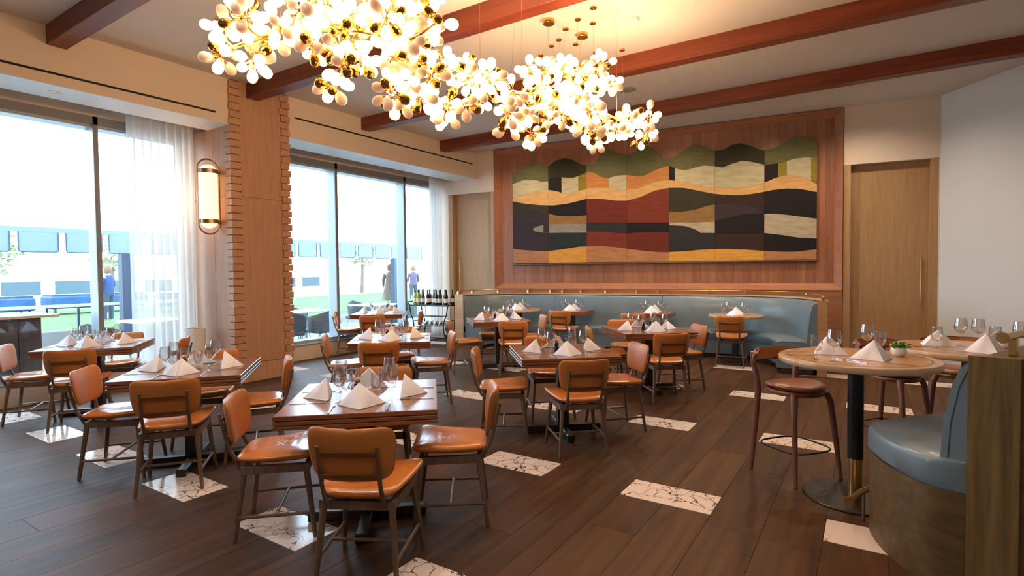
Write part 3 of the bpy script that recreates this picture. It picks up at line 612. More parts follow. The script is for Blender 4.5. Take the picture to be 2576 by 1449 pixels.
# ---------------------------------------------------------------- tables
def top_profile(w, d, bands=3):
    mb = MB(); hw, hd = w/2, d/2
    mb.box((-hw, -hd, .724), (hw, hd, .75), .003); mb.box((-hw+.012, -hd+.012, .672), (hw-.012, hd-.012, .724)); return mb
def square_table(s, name='dining_table', d=None):
    t = empty(name); d = d or s; hw, hd = s/2, d/2
    top_profile(s, d).build('tabletop', M['table'], t)
    for z0, z1 in ((.699, .719), (.674, .694)):
        mb = MB(); mb.box((-hw, -hd, z0), (hw, -hd+.02, z1), .002).box((-hw, hd-.02, z0), (hw, hd, z1), .002).box((-hw, -hd+.02, z0), (-hw+.02, hd-.02, z1), .002).box((hw-.02, -hd+.02, z0), (hw, hd-.02, z1), .002); mb.build('edge_band', M['table'], t)
    MB().box((-.05, -.05, .06), (.05, .05, .66), .004).build('pedestal', M['base'], t)
    MB().box((-.16, -.16, .655), (.16, .16, .672)).build('mounting_plate', M['base'], t)
    L_ = min(.36, hw-.08)
    MB().box((-L_, -.032, .0), (L_, .032, .06), .006).build('foot_bar', M['base'], t)
    if hd > .4: MB().box((-.032, -L_, .0), (.032, -.034, .058), .006).build('foot_bar', M['base'], t); MB().box((-.032, .034, .0), (.032, L_, .058), .006).build('foot_bar', M['base'], t)
    return t
TBL = dict(T1=(-2.566, 2.283, 41.4, .856), T2=(-4.509, 2.224, 49.2, .87), T3=(-7.004, 2.475, 53, .87), T4=(-4.56, 4.453, 41, .87), T5=(-2.40, 4.505, 40.6, .879), T6=(-4.841, 6.987, 44, .88), T7=(-2.335, 6.655, 42, .90), T8=(-7.60, 7.12, 38.5, .92))
TLAB = dict(T1='square walnut dining table in the front centre, set for four', T2='square walnut dining table left of centre, before the oak column', T3='square walnut dining table at far left beside the window', T4='square walnut dining table second in the centre column, behind the front one',
            T5='square walnut dining table at centre right, set for four', T6='square walnut dining table before the left end of the banquette', T7='square walnut dining table before the middle of the banquette', T8='square walnut dining table by the far window, beside the bar cart')
pt = square_table(.87)
for k, (x, y, a, s) in TBL.items():
    o = first_or_copy(pt); o.location = (x, y, .001); o.rotation_euler.z = R(a); o.scale = (s/.87, s/.87, 1); tag(o, TLAB[k], 'table', 'square dining tables')
p2 = square_table(.66, 'banquette_table', .68)
for k, (x, y, a, lab) in dict(T10=(-4.70, 9.24, 7, 'small square table at the banquette, left of its middle'), T11=(-3.18, 9.38, 7, 'small square table at the banquette middle, behind the square table')).items():
    o = first_or_copy(p2); o.location = (x, y, .001); o.rotation_euler.z = R(a); tag(o, lab, 'table', 'banquette tables')
def round_table(name, r, h, colm, inlay=True):
    t = empty(name)
    MB().lathe([(0, h-.045), (r-.03, h-.045), (r-.006, h-.04), (r, h-.032), (r, h-.008), (r-.005, h-.001), (r-.01, h), (r-.055, h)], 64).build('rim', M['oaklight'], t, True)
    MB().lathe([(r-.055, h-.0004), (r-.055, h), (0, h)], 64).build('tabletop', M['oak'], t, True)
    MB().lathe([(r-.062, h+.0004), (r-.056, h+.0006), (r-.05, h+.0004)], 64).build('inlay_ring', M['leg'], t, True)
    return t
for k, (x, y, lab) in dict(T9=(-5.75, 9.02, 'round oak table at the left end of the banquette'), T12=(-1.83, 9.46, 'round oak table at the right end of the banquette')).items():
    t = round_table('round_table', .42, .75, None); t.location = (x, y, .001); tag(t, lab, 'table', 'round banquette tables')
    MB().box((-.045, -.045, .03), (.045, .045, .706)).build('pedestal', M['base'], t)
    MB().lathe([(0, 0), (.24, 0), (.24, .012), (.05, .03), (0, .03)], 32).build('base_plate', M['base'], t, True)
HT = ((-.07, 4.17, .452, 'high round oak table with black pedestal at right foreground'), (.60, 5.02, .47, 'second high round oak table, partly behind the booth'))
for x, y, r, lab in HT:
    t = round_table('high_table', r, .92, None); t.location = (x, y, .001); tag(t, lab, 'table', 'high round tables')
    MB().cyl((0, 0, .26), (0, 0, .876), .046, n=28).build('column_sleeve', M['black'], t, True)
    MB().cyl((0, 0, .013), (0, 0, .26), .040, n=28).build('brass_collar', M['brass'], t, True, label='polished brass lower collar')
    MB().lathe([(0, 0), (.30, 0), (.305, .006), (.298, .012), (.05, .016), (0, .016)], 56).build('base_disc', M['black'], t, True)

# ---------------------------------------------------------------- bar stools
def make_stool():
    t = empty('bar_stool')
    def out(a): return (.205*math.cos(a), .195*math.sin(a))
    pad(out, .648, .05, .012, 5, 40, 9, lambda x, y: .02*((x/.2)**2)-.004).build('seat', M['leathers'], t, True)
    MB().lathe([(.155, .600), (.186, .600), (.192, .622), (.186, .632), (.155, .632)], 36).build('seat_ring', M['stool'], t, True)
    for s in (-1, 1):
        MB().tube([(s*.205, .205, 0), (s*.185, .175, .30), (s*.166, .148, .56), (s*.145, .128, .615)], [.013, .019, .022, .024], 10).build('leg', M['stool'], t, True)
        MB().tube([(s*.205, -.205, 0), (s*.19, -.185, .30), (s*.178, -.168, .60), (s*.186, -.178, .72), (s*.212, -.188, .82), (s*.225, -.175, .885)], [.013, .019, .023, .021, .018, .012], 10).build('leg', M['stool'], t, True)
    # wrap-around backrest
    vs = []; fs = []; n = 24; m = 6
    for i in range(n+1):
        a = R(-150)+R(120)*i/n; ca, sa = math.cos(a), math.sin(a); e = abs(i/n-.5)*2
        for rr, top in ((0, 0), (1, 0)):
            pass
        for k in range(m+1):
            v = k/m; z = .80+.02*e+(.10-.035*e**2)*v
            r = .318-.010*v; th = .011*math.sin(math.pi*min(1, max(0, v)))+.004
            vs.append(((r+th)*ca*1.0, (r+th)*sa*1.0+.06, z))
        for k in range(m+1):
            v = 1-k/m; z = .80+.02*e+(.10-.035*e**2)*v; r = .318-.010*v; th = .011*math.sin(math.pi*v)+.004
            vs.append(((r-th)*ca, (r-th)*sa+.06, z))
    N = 2*(m+1)
    for i in range(n):
        for k in range(N): fs.append((i*N+k, (i+1)*N+k, (i+1)*N+(k+1) % N, i*N+(k+1) % N))
    fs += [tuple(range(N)), tuple(n*N+k for k in range(N-1, -1, -1))]
    mb = MB(); mb.add(vs, fs); mb.build('backrest', M['stool'], t, True)
    # leather facing on the inside of the back
    vs = []; fs = []
    for i in range(n-1):
        a = R(-146)+R(112)*i/(n-2); ca, sa = math.cos(a), math.sin(a); e = abs(i/(n-2)-.5)*2
        for k in range(4):
            z = .812+.02*e+(.078-.03*e**2)*k/3; r = .298-.008*k/3; vs.append((r*ca, r*sa+.06, z))
        for k in range(3, -1, -1):
            z = .812+.02*e+(.078-.03*e**2)*k/3; r = .306-.008*k/3; vs.append((r*ca, r*sa+.06, z))
    for i in range(n-2):
        for k in range(8): fs.append((i*8+k, i*8+(k+1) % 8, (i+1)*8+(k+1) % 8, (i+1)*8+k))
    mb = MB(); mb.add(vs, fs); mb.build('back_pad', M['leather'], t, True)
    ring = []
    for i in range(40):
        a = 2*math.pi*i/40; ca, sa = math.cos(a), math.sin(a); e = .55; ring.append((.205*math.copysign(abs(ca)**e, ca)*(.93), .205*math.copysign(abs(sa)**e, sa)*.93, .215))
    MB().tube(ring, .0065, 6, True).build('foot_ring', M['black'], t, True)
    return t
st0 = make_stool()
for i, (x, y, a, lab) in enumerate([(-.445, 4.41, -38, 'walnut bar stool left of the front high table, brown seat'), (.16, 5.36, -29, 'walnut bar stool behind the front high table, half hidden by its column'), (.62, 5.74, -95, 'walnut bar stool on far side of the second high table')]):
    o = st0 if i == 0 else copy_tree(st0); o.location = (x, y, .001); o.rotation_euler.z = R(a-90); tag(o, lab, 'stool', 'walnut bar stools')

# ---------------------------------------------------------------- booth in the right foreground
bo = empty('booth', (.4, 3.2, 0)); bo.location = (0, 0, 0); tag(bo, 'oak booth end with grey-blue leather seat and brass rail, right foreground', 'booth')
SP = cat([(.36, 3.165), (.25, 3.195), (.165, 3.28), (.075, 3.43), (.015, 3.61), (.0, 3.74), (.035, 3.84), (.12, 3.94), (.235, 4.08), (.38, 4.28), (.52, 4.40), (.72, 4.46)], 5)
BK = [(.36+ (y-3.165)*.44, y) for _, y in SP]
def booth_strip(prof, name, m, sm=True, lab=None):
    """prof: list of (k, z): k=0 at the back line, k=1 at the front outline"""
    vs = []; n = len(prof); fs = []
    bkl = [(.36, 3.165)]+[(.36, 3.165)]*0
    L2 = len(SP)
    for i, (sx, sy) in enumerate(SP):
        t = i/(L2-1); by = 3.165+t*1.30; bx = .38+(by-3.165)*.44
        for k, z in prof: vs.append((bx+(sx-bx)*k, by+(sy-by)*k, z))
    fs = [(i*n+k, (i+1)*n+k, (i+1)*n+(k+1) % n, i*n+(k+1) % n) for i in range(L2-1) for k in range(n)]+[tuple(range(n)), tuple((L2-1)*n+k for k in range(n-1, -1, -1))]
    mb = MB(); mb.add(vs, fs); return mb.build(name, m, bo, sm, label=lab)
booth_strip([(0, .47), (.97, .47), (1, .485), (1.0, .575), (.975, .598), (.93, .606), (.5, .612), (0, .605)], 'seat_cushion', M['blue'])
booth_strip([(0, 0), (.985, 0), (.985, .468), (0, .468)], 'seat_base', M['boothc'])
dx, dy = .40, .9165
def bk(s, t, z): return (.385+s*dx+t*dy, 3.17+s*dy-t*dx, z)     # s along the back, t behind it
def bkbox(s0, s1, t0, t1, z0, z1, name, m, sm=False):
    mb = MB(); mb.add([bk(s, t, z) for z in (z0, z1) for s, t in ((s0, t0), (s0, t1), (s1, t1), (s1, t0))], [(0, 1, 2, 3)[::-1], (4, 5, 6, 7), (0, 1, 5, 4), (1, 2, 6, 5), (2, 3, 7, 6), (3, 0, 4, 7)]); return mb.build(name, m, bo, sm)
mb = MB(); mb.add([(.372, 3.16, z) for z in (0, 1.10)]+[(.545, 3.13, z) for z in (0, 1.10)]+[(.57, 3.19, z) for z in (0, 1.10)]+[(.395, 3.215, z) for z in (0, 1.10)],
   [(0, 2, 3, 1), (2, 4, 5, 3), (4, 6, 7, 5), (6, 0, 1, 7), (1, 3, 5, 7), (0, 6, 4, 2)]); mb.build('end_panel', M['boothw'], bo)
bkbox(.045, 1.45, .03, .19, 0, 1.098, 'timber_back', M['boothc'])
vs = []; prof = [(.03, .60), (-.115, .60), (-.105, .78), (-.075, .95), (-.045, 1.03), (-.02, 1.062), (.005, 1.075), (.03, 1.07)]
n = len(prof); ns = 12
for i in range(ns+1):
    s = .01+1.43*i/ns
    for t, z in prof: vs.append(bk(s, t, z))
mb = MB(); mb.add(vs, [(i*n+k, i*n+(k+1) % n, (i+1)*n+(k+1) % n, (i+1)*n+k) for i in range(ns) for k in range(n)]+[tuple(range(n-1, -1, -1)), tuple(ns*n+k for k in range(n))]); mb.build('back_cushion', M['blue'], bo, True)
seam = [bk(.012-.003, t*1.0+.028, z-.004) for t, z in prof[1:-1]]
MB().tube(seam, .003, 5).build('seam_piping', M['piping'], bo, True)
rl = [bk(s, .11, 1.19) for s in (.0, .5, 1.0, 1.45)]
MB().tube(rl, .017, 12).build('brass_rail', M['brass'], bo, True)
e0 = Vector(bk(-.012, .11, 1.19)); e1 = Vector(bk(.0, .11, 1.19)); MB().cyl(e0, e1, .024, n=24).cyl(e0-(e1-e0)*.3, e0, .012, n=20).build('rail_end_cap', M['brass'], bo, True)
for s in (.13, 1.3):
    mb = MB(); mb.box((-.014, -.014, 1.098), (.014, .014, 1.19), .003); mb.build('rail_post', M['brass'], bo, loc=(bk(s, .11, 0)[0], bk(s, .11, 0)[1], 0), rz=R(-24))
frp = [(-.085, 3.70, .185), (.0, 3.88, .185), (.10, 4.09, .185)]
fo_ = empty('foot_rail'); tag(fo_, 'brass foot rail with round end cap beside the booth base', 'rail')
MB().tube([(-.085, 3.62, .175), (-.03, 3.80, .175), (.0, 3.86, .175)], .017, 14).build('rail_tube', M['brass'], fo_, True)
MB().cyl((-.091, 3.60, .175), (-.085, 3.62, .175), .025, n=20).build('end_cap', M['brass'], fo_, True)
MB().tube([(-.02, 3.80, .175), (-.02, 3.80, 0)], .009, 10).build('floor_post', M['bronze'], fo_, True)
# ---------------------------------------------------------------- tableware
def napkin_mesh(h=.125, w=.128, d=.10, lean=0.0, seed=0):
    rnd = random.Random(seed); mb = MB(); n = 8
    apex = (lean, .03, h); front = (0, -d, .004)
    for s in (-1, 1):
        side = (s*w, .045, .004); vs = []; fs = []
        for layer in (0, 1):
            for i in range(n+1):
                t = i/n
                for j in range(n+1):
                    u = j/n
                    # apex -> edge between front and side
                    e = [front[k]*(1-u)+side[k]*u for k in range(3)]; p = [apex[k]*(1-t)+e[k]*t for k in range(3)]
                    bul = .012*math.sin(math.pi*u)*math.sin(math.pi*min(1, t*.9))+.004*math.sin(u*9+seed)*t
                    p[0] += s*bul*.8; p[1] -= bul
                    if layer: p[0] -= s*.003; p[1] += .004; p[2] -= .003*(1-t)
                    vs.append((p[0], p[1], max(.002, p[2])))
        N = (n+1)**2
        for i in range(n):
            for j in range(n):
                a = i*(n+1)+j; q = (a, a+1, a+n+2, a+n+1); q = q if s < 0 else q[::-1]; fs.append(q); fs.append(tuple(x+N for x in q[::-1]))
        for j in range(n): a = n*(n+1)+j; fs.append((a, a+1, N+a+1, N+a) if s > 0 else (N+a, N+a+1, a+1, a))
        for i in range(n): a = i*(n+1)+n; b_ = a+n+1; fs.append((a, b_, N+b_, N+a) if s < 0 else (N+a, N+b_, b_, a))
        mb.add(vs, fs)
    # back flap and folded hem strips on the table
    mb.add([(-w, .045, .003), (w, .045, .003), apex, (-w*.9, .052, .003), (w*.9, .052, .003), (apex[0], apex[1]+.006, h-.006)], [(0, 2, 1), (3, 4, 5), (0, 1, 4, 3), (1, 2, 5, 4), (2, 0, 3, 5)])
    for s in (-1, 1):
        q = [(0, -d-.006, 0), (s*(w+.006), .045, 0), (s*(w-.03), .045, 0), (0, -d+.03, 0)]
        mb.add([(x, y, z+zz) for zz in (.0005, .005) for x, y, z in q], [(0, 1, 2, 3), (7, 6, 5, 4), (0, 4, 5, 1), (1, 5, 6, 2), (2, 6, 7, 3), (3, 7, 4, 0)])
    return mb.mesh('napkin', M['napkin'], True)
nap = [napkin_mesh(seed=i, lean=(-.012, .01, .0, .016)[i], h=(.125, .12, .13, .118)[i]) for i in range(4)]
def lathe_me(name, prof, m, n=20): return MB().lathe(prof, n).mesh(name, m, True)
wine_bowl = lathe_me('bowl', [(.004, .088), (.018, .094), (.034, .11), (.041, .13), (.040, .15), (.033, .20), (.0323, .20), (.0392, .15), (.0402, .13), (.033, .112), (.017, .097), (.0, .092)], M['glass'])
wine_stem = lathe_me('stem', [(.0, .0), (.034, .0), (.034, .0015), (.008, .006), (.0038, .015), (.0032, .06), (.0042, .09)], M['glass'])
gob_bowl = lathe_me('bowl', [(.006, .05), (.022, .056), (.033, .075), (.036, .10), (.033, .155), (.0325, .155), (.0352, .10), (.032, .078), (.02, .06), (.0, .056)], M['glass'])
gob_stem = lathe_me('stem', [(.0, .0), (.031, .0), (.031, .0015), (.008, .007), (.005, .018), (.006, .05)], M['glass'])
def mk_glass(name, bowl, stem):
    t = empty(name); inst(bowl, 'bowl', t); inst(stem, 'stem', t); return t
wine0 = mk_glass('wine_glass', wine_bowl, wine_stem); gob0 = mk_glass('water_goblet', gob_bowl, gob_stem)
kn = MB(); kn.box((-.0055, -.10, .001), (.0055, -.01, .005), .001); kn.add([(-.005, -.01, .0015), (.005, -.01, .0015), (.008, .06, .0015), (.003, .105, .0015), (-.005, .10, .0015), (-.005, -.01, .003), (.005, -.01, .003), (.008, .06, .003), (.003, .105, .003), (-.005, .10, .003)], [(4, 3, 2, 1, 0), (5, 6, 7, 8, 9), (0, 1, 6, 5), (1, 2, 7, 6), (2, 3, 8, 7), (3, 4, 9, 8), (4, 0, 5, 9)]); knife_me = kn.mesh('knife', M['steel'])
fk = MB(); fk.add([(-.006, -.10, .001), (.006, -.10, .001), (.003, .03, .003), (.011, .05, .002), (.011, .065, .002), (-.011, .065, .002), (-.011, .05, .002), (-.003, .03, .003)]+[(-.006, -.10, .0035), (.006, -.10, .0035), (.003, .03, .0055), (.011, .05, .0045), (.011, .065, .0045), (-.011, .065, .0045), (-.011, .05, .0045), (-.003, .03, .0055)], [tuple(range(7, -1, -1)), tuple(range(8, 16))]+[(i, (i+1) % 8, 8+(i+1) % 8, 8+i) for i in range(8)])
for k in range(4): x = -.0095+.0063*k; fk.box((x-.0013, .064, .002), (x+.0013, .10, .0042))
fork_me = fk.mesh('fork', M['steel'])
mill_me = lathe_me('mill_body', [(0, 0), (.023, 0), (.024, .01), (.017, .035), (.021, .06), (.022, .075), (.0, .078)], M['black'])
knob_me = lathe_me('mill_knob', [(0, .076), (.010, .078), (.019, .088), (.019, .10), (.010, .11), (0, .112)], M['oak'])
def mk_mill():
    t = empty('pepper_mill'); inst(mill_me, 'mill_body', t); inst(knob_me, 'mill_knob', t); return t
mill0 = mk_mill()
salt_me = lathe_me('salt_cellar', [(0, 0), (.022, 0), (.026, .015), (.025, .04), (.021, .04), (.02, .03), (0, .03)], M['white'])
vase_me = lathe_me('vase', [(0, 0), (.022, 0), (.027, .02), (.026, .045), (.013, .075), (.013, .09), (.010, .09), (.010, .07), (0, .03)], M['white'])
def mk_vase():
    t = empty('bud_vase'); inst(vase_me, 'vase', t); mb = MB(); rnd = random.Random(3)
    for i in range(7):
        a = rnd.uniform(0, 6.28); r = rnd.uniform(.01, .035); h = rnd.uniform(.11, .15); p = (r*math.cos(a), r*math.sin(a), h)
        mb.k = 0; mb.tube([(0, 0, .08), (p[0]*.5, p[1]*.5, .10), p], .0012, 4); mb.k = 1
        for q in range(5): b_ = 2*math.pi*q/5; c_ = (p[0]+.007*math.cos(b_), p[1]+.007*math.sin(b_), p[2]+.002); mb.add([p, (c_[0]+.003, c_[1], c_[2]+.006), (c_[0]*1.0+.004*math.cos(b_), c_[1]+.004*math.sin(b_), c_[2]), (c_[0]-.003, c_[1]+.002, c_[2]-.004)], [(0, 1, 2), (0, 2, 3)])
    mb.build('flower_sprig', [M['green'], M['napkin']], t); return t
vase0 = mk_vase()
SIDE = ['near', 'right', 'far', 'left']
uses = {}
def put(proto, x, y, z, rz, label, cat, group):
    if isinstance(proto, bpy.types.Mesh): o = bpy.data.objects.new(proto.name.split('.')[0], proto); C.objects.link(o)
    elif proto.name in uses: o = copy_tree(proto)
    else: uses[proto.name] = 1; o = proto
    o.location = (x, y, z); o.rotation_euler.z = rz; tag(o, label, cat, group); return o
def setting(cx, cy, a, s, name, z=.7515, sides=(0, 1, 2, 3), vase=True, ext='', mill=True, side_names=None, jit=0):
    rnd = random.Random(hash(name) % 1 + len(name)*7+jit); SN = side_names or SIDE
    for sd in sides:
        th = R(a)+math.pi/2*sd; f = Vector((math.sin(th)*-1, math.cos(th))); rt = Vector((math.cos(th), math.sin(th)))   # f: inward, rt: right of the diner
        e = s/2
        def P(r_, i_): v = Vector((cx, cy))+f*(-e+i_)+rt*r_; return v.x, v.y
        x, y = P(rnd.uniform(-.015, .015), .165); put(nap[(sd+jit) % 4], x, y, z, th+rnd.uniform(-.15, .15), 'white napkin tent at the %s side of the %s' % (SN[sd], name), 'napkin', 'folded white napkins')
        x, y = P(.155, .12); put(knife_me, x, y, z, th+rnd.uniform(-.05, .05), 'steel knife right of the %s napkin on the %s' % (SN[sd], name), 'knife', 'table knives')
        x, y = P(-.150, .12); put(fork_me, x, y, z, th+rnd.uniform(-.05, .05), 'steel fork left of the %s napkin on the %s' % (SN[sd], name), 'fork', 'table forks')
        x, y = P(.165 if s > .8 else .12, .30); put(wine0, x, y, z, 0, 'long-stemmed wine glass of the %s place on the %s' % (SN[sd], name), 'wine glass', 'wine glasses')
        x, y = P(.075 if s > .8 else .2, .325); put(gob0, x, y, z, 0, 'short-stemmed water goblet of the %s place on the %s' % (SN[sd], name), 'goblet', 'water goblets')
    c_, s_ = math.cos(R(a)), math.sin(R(a))
    if mill:
        put(mill0, cx-.05*c_, cy-.05*s_, z, 0, 'black pepper mill with wooden knob on the %s' % name, 'pepper mill', 'pepper mills')
        put(salt_me, cx+.01*c_-.03*s_, cy+.01*s_+.03*c_, z, 0, 'small white salt cellar on the %s' % name, 'salt cellar', 'salt cellars')
    if vase: put(vase0, cx+.06*c_+.03*s_, cy+.06*s_-.03*c_, z, 0, 'white bud vase with small flowers on the %s' % name, 'vase', 'bud vases')
for i, (k, (x, y, a, s)) in enumerate(TBL.items()): setting(x, y, a, s, TN[k], vase=(k != 'T1'), jit=i)
two = ['end', 'window-side', 'chair-side', 'door-side']
setting(-4.70, 9.24, 7, .68, 'banquette table left of middle', sides=(0, 2), vase=False, jit=1, side_names=['chair', '', 'bench', ''])
setting(-3.18, 9.38, 7, .68, 'banquette table at the middle', sides=(0, 2), vase=False, jit=2, side_names=['chair', '', 'bench', ''])
setting(-1.83, 9.46, 7, .70, 'round banquette table at right', sides=(0, 2), vase=False, jit=3, side_names=['chair', '', 'bench', ''])
setting(-5.75, 9.02, 20, .70, 'round banquette table at left', sides=(0, 2), vase=False, jit=0, side_names=['room', '', 'bench', ''])
# high tables
def place_high(cx, cy, name, items):
    for kind, dx, dy, rz, lab in items:
        x, y = cx+dx, cy+dy
        if kind == 'n': put(nap[int(abs(dx)*97) % 4], x, y, .9215, R(rz), lab, 'napkin', 'folded white napkins')
        elif kind == 'w': put(wine0, x, y, .9215, 0, lab, 'wine glass', 'wine glasses')
        elif kind == 'g': put(gob0, x, y, .9215, 0, lab, 'goblet', 'water goblets')
        elif kind == 'k': put(knife_me, x, y, .9215, R(rz), lab, 'knife', 'table knives')
        elif kind == 'f': put(fork_me, x, y, .9215, R(rz), lab, 'fork', 'table forks')
place_high(-.07, 4.17, 'front high table', [
 ('n', -.17, .06, -38, 'white napkin tent on the front high table, left one'), ('n', .10, -.07, 28, 'white napkin tent on the front high table, right one near the plant'),
 ('w', -.11, -.28, 0, 'long-stemmed wine glass before the left napkin on front high table'), ('g', -.21, -.22, 0, 'water goblet before the left napkin on the front high table'),
 ('w', .06, .17, 0, 'long-stemmed wine glass behind the right napkin on front high table'), ('g', .13, .20, 0, 'water goblet behind the right napkin on the front high table'),
 ('k', -.31, -.10, -70, 'steel knife lying before the left napkin on front high table'), ('f', -.36, .03, -60, 'steel fork left of the left napkin on front high table'),
 ('k', .22, -.20, 75, 'steel knife lying before the right napkin on front high table'), ('f', -.02, -.20, 55, 'steel fork between the napkins on the front high table')])
place_high(.60, 5.02, 'second high table', [
 ('n', -.20, .04, -40, 'white napkin tent on the second high table, left one'), ('n', .07, -.24, 20, 'white napkin tent on the second high table, near the brass rail'), ('n', .17, .23, 190, 'white napkin tent on the second high table, rear one'),
 ('w', -.04, .10, 0, 'long-stemmed wine glass on second high table, right of left napkin'), ('g', -.20, -.14, 0, 'round goblet before the left napkin on the second high table'),
 ('w', .06, .12, 0, 'long-stemmed wine glass at the middle of the second high table'), ('g', .14, .03, 0, 'water goblet at the middle of the second high table'),
 ('w', .26, -.02, 0, 'long-stemmed wine glass at right of the second high table'), ('g', .33, .10, 0, 'water goblet at right of the second high table'),
 ('k', -.24, -.08, -70, 'steel knife before the left napkin on the second high table'), ('f', -.02, -.30, 60, 'steel fork beside the front napkin on the second high table')])
def succulent(x, y, lab):
    t = empty('potted_succulent', (x, y, .9215)); tag(t, lab, 'plant', 'succulents in white pots')
    MB().lathe([(0, 0), (.025, 0), (.040, .012), (.046, .03), (.042, .05), (.036, .058), (.032, .057), (.036, .04), (0, .04)], 28).build('pot', M['white'], t, True)
    mb = MB(); rnd = random.Random(5)
    for i in range(46):
        a = rnd.uniform(0, 6.28); r = rnd.uniform(.01, .06 if i % 3 else .08); h = rnd.uniform(.06, .095); x_, y_ = r*math.cos(a), r*math.sin(a)
        mb.tube([(x_*.3, y_*.3, .045), (x_*.7, y_*.7, h), (x_, y_, h-.004)], [.003, .005, .0015], 5)
    mb.build('leaves', M['green'], t, True)
succulent(.16, 4.33, 'green succulent in round white pot on the front high table'); succulent(.80, 5.12, 'green succulent in white pot on the second high table')

# ---------------------------------------------------------------- bar cart with bottles
CX, CY = -7.47, 8.48; CR = R(5)
ca_ = empty('bar_cart', (CX, CY, 0.001), CR); tag(ca_, 'black metal bar cart with curved legs holding wine bottles by the window', 'cart')
MB().box((-.47, -.20, .805), (.46, .20, .83), .004).build('top_shelf', M['black'], ca_)
MB().box((-.40, -.18, .165), (.40, .18, .185), .004).build('lower_shelf', M['black'], ca_)
for sx in (-1, 1):
    for sy in (-1, 1):
        MB().tube(cat([(sx*.565, sy*.19, .885), (sx*.535, sy*.19, .892), (sx*.505, sy*.19, .86), (sx*.475, sy*.19, .80), (sx*.44, sy*.19, .64), (sx*.385, sy*.19, .50), (sx*.37, sy*.19, .36), (sx*.40, sy*.19, .20), (sx*.45, sy*.19, .06), (sx*.45, sy*.19, .0)], 3), .011, 8).build('leg', M['black'], ca_, True)
    MB().tube([(sx*.565, -.19, .885), (sx*.565, .19, .885)], .010, 8).build('push_handle', M['black'], ca_, True)
    MB().tube([(sx*.385, -.19, .5), (sx*.385, .19, .5)], .007, 8).build('side_rail', M['black'], ca_, True)
for y_ in (-.1, 0, .1): MB().box((-.30, y_-.012, .585), (.30, y_+.012, .592)).build('glass_hanger', M['black'], ca_)
for x_ in (-.30, .30): MB().tube([(x_, -.11, .588), (x_, -.11, .806)], .004, 6).tube([(x_, .11, .588), (x_, .11, .806)], .004, 6).build('hanger_rod', M['black'], ca_, True)
def bottle(m, burg=False):
    t = empty('wine_bottle'); r = .038 if burg else .0365
    prof = [(0, 0), (r-.003, 0), (r, .006), (r, .17), (r-.004, .195), (.016, .225), (.0135, .24), (.0135, .29), (.015, .293), (.015, .30), (0, .30)] if not burg else [(0, 0), (r-.003, 0), (r, .006), (r, .14), (r-.006, .175), (.018, .225), (.0135, .25), (.0135, .29), (.015, .293), (.015, .30), (0, .30)]
    MB().lathe(prof, 18).build('glass_body', m, t, True); gb = t.children[0]
    MB().lathe([(r+.0006, .045), (r+.0006, .125)], 18).build('label', M['label'], gb, True)
    MB().lathe([(.0142, .245), (.0142, .288), (.0156, .29), (.0156, .3015), (0, .3015)], 14).build('capsule', M['black'], gb, True); return t
bts = [bottle(M['bot_d']), bottle(M['bot_g'], True), bottle(M['bot_y'], True)]
spots = [(-.40, -.10, 2, 'front left corner of'), (-.41, .05, 2, 'left rear of'), (-.30, -.12, 2, 'second from left on'), (-.30, .04, 1, 'second row left of'), (-.19, -.12, 1, 'front row left part of'), (-.12, .03, 0, 'rear row left part of'), (-.06, -.12, 0, 'front row middle left of'), (.0, .08, 0, 'rear row middle of'),
         (.06, -.07, 1, 'front row centre of'), (.13, .05, 0, 'rear row centre right of'), (.16, -.13, 0, 'front row right of centre on'), (.24, -.13, 0, 'large pale label, front right part of'), (.25, .05, 0, 'rear row right part of'), (.33, -.02, 1, 'right part of'), (.39, -.12, 0, 'front right corner of'), (.42, .06, 0, 'rear right corner of')]
kindn = ['dark', 'green', 'yellow-green']; ub = set()
for x_, y_, kd, w_ in spots:
    o = bts[kd] if kd not in ub else copy_tree(bts[kd]); ub.add(kd)
    o.location = (CX+x_*math.cos(CR)-y_*math.sin(CR), CY+x_*math.sin(CR)+y_*math.cos(CR), .832); o.rotation_euler.z = random.uniform(0, 6)
    tag(o, '%s wine bottle, %s the bar cart top' % (kindn[kd], w_), 'bottle', 'wine bottles on the bar cart')
o = copy_tree(bts[1]); o.location = (CX+.345, CY-.02, .187); tag(o, 'green bottle standing alone on the lower shelf of the bar cart', 'bottle')
for j, y_ in enumerate((-.1, .1)):
    for i in range(5):
        o = copy_tree(wine0); o.rotation_euler = (math.pi, 0, 0); x_ = -.24+i*.12
        o.location = (CX+x_*math.cos(CR)-y_*math.sin(CR), CY+x_*math.sin(CR)+y_*math.cos(CR), .5855+.0-.0)
        tag(o, 'upside-down wine glass hanging under the bar cart, %s row, %s' % ('front' if j == 0 else 'rear', ['leftmost', 'second from left', 'middle', 'second from right', 'rightmost'][i]), 'wine glass', 'glasses hanging in the %s row under the bar cart' % ('front' if j == 0 else 'rear'))

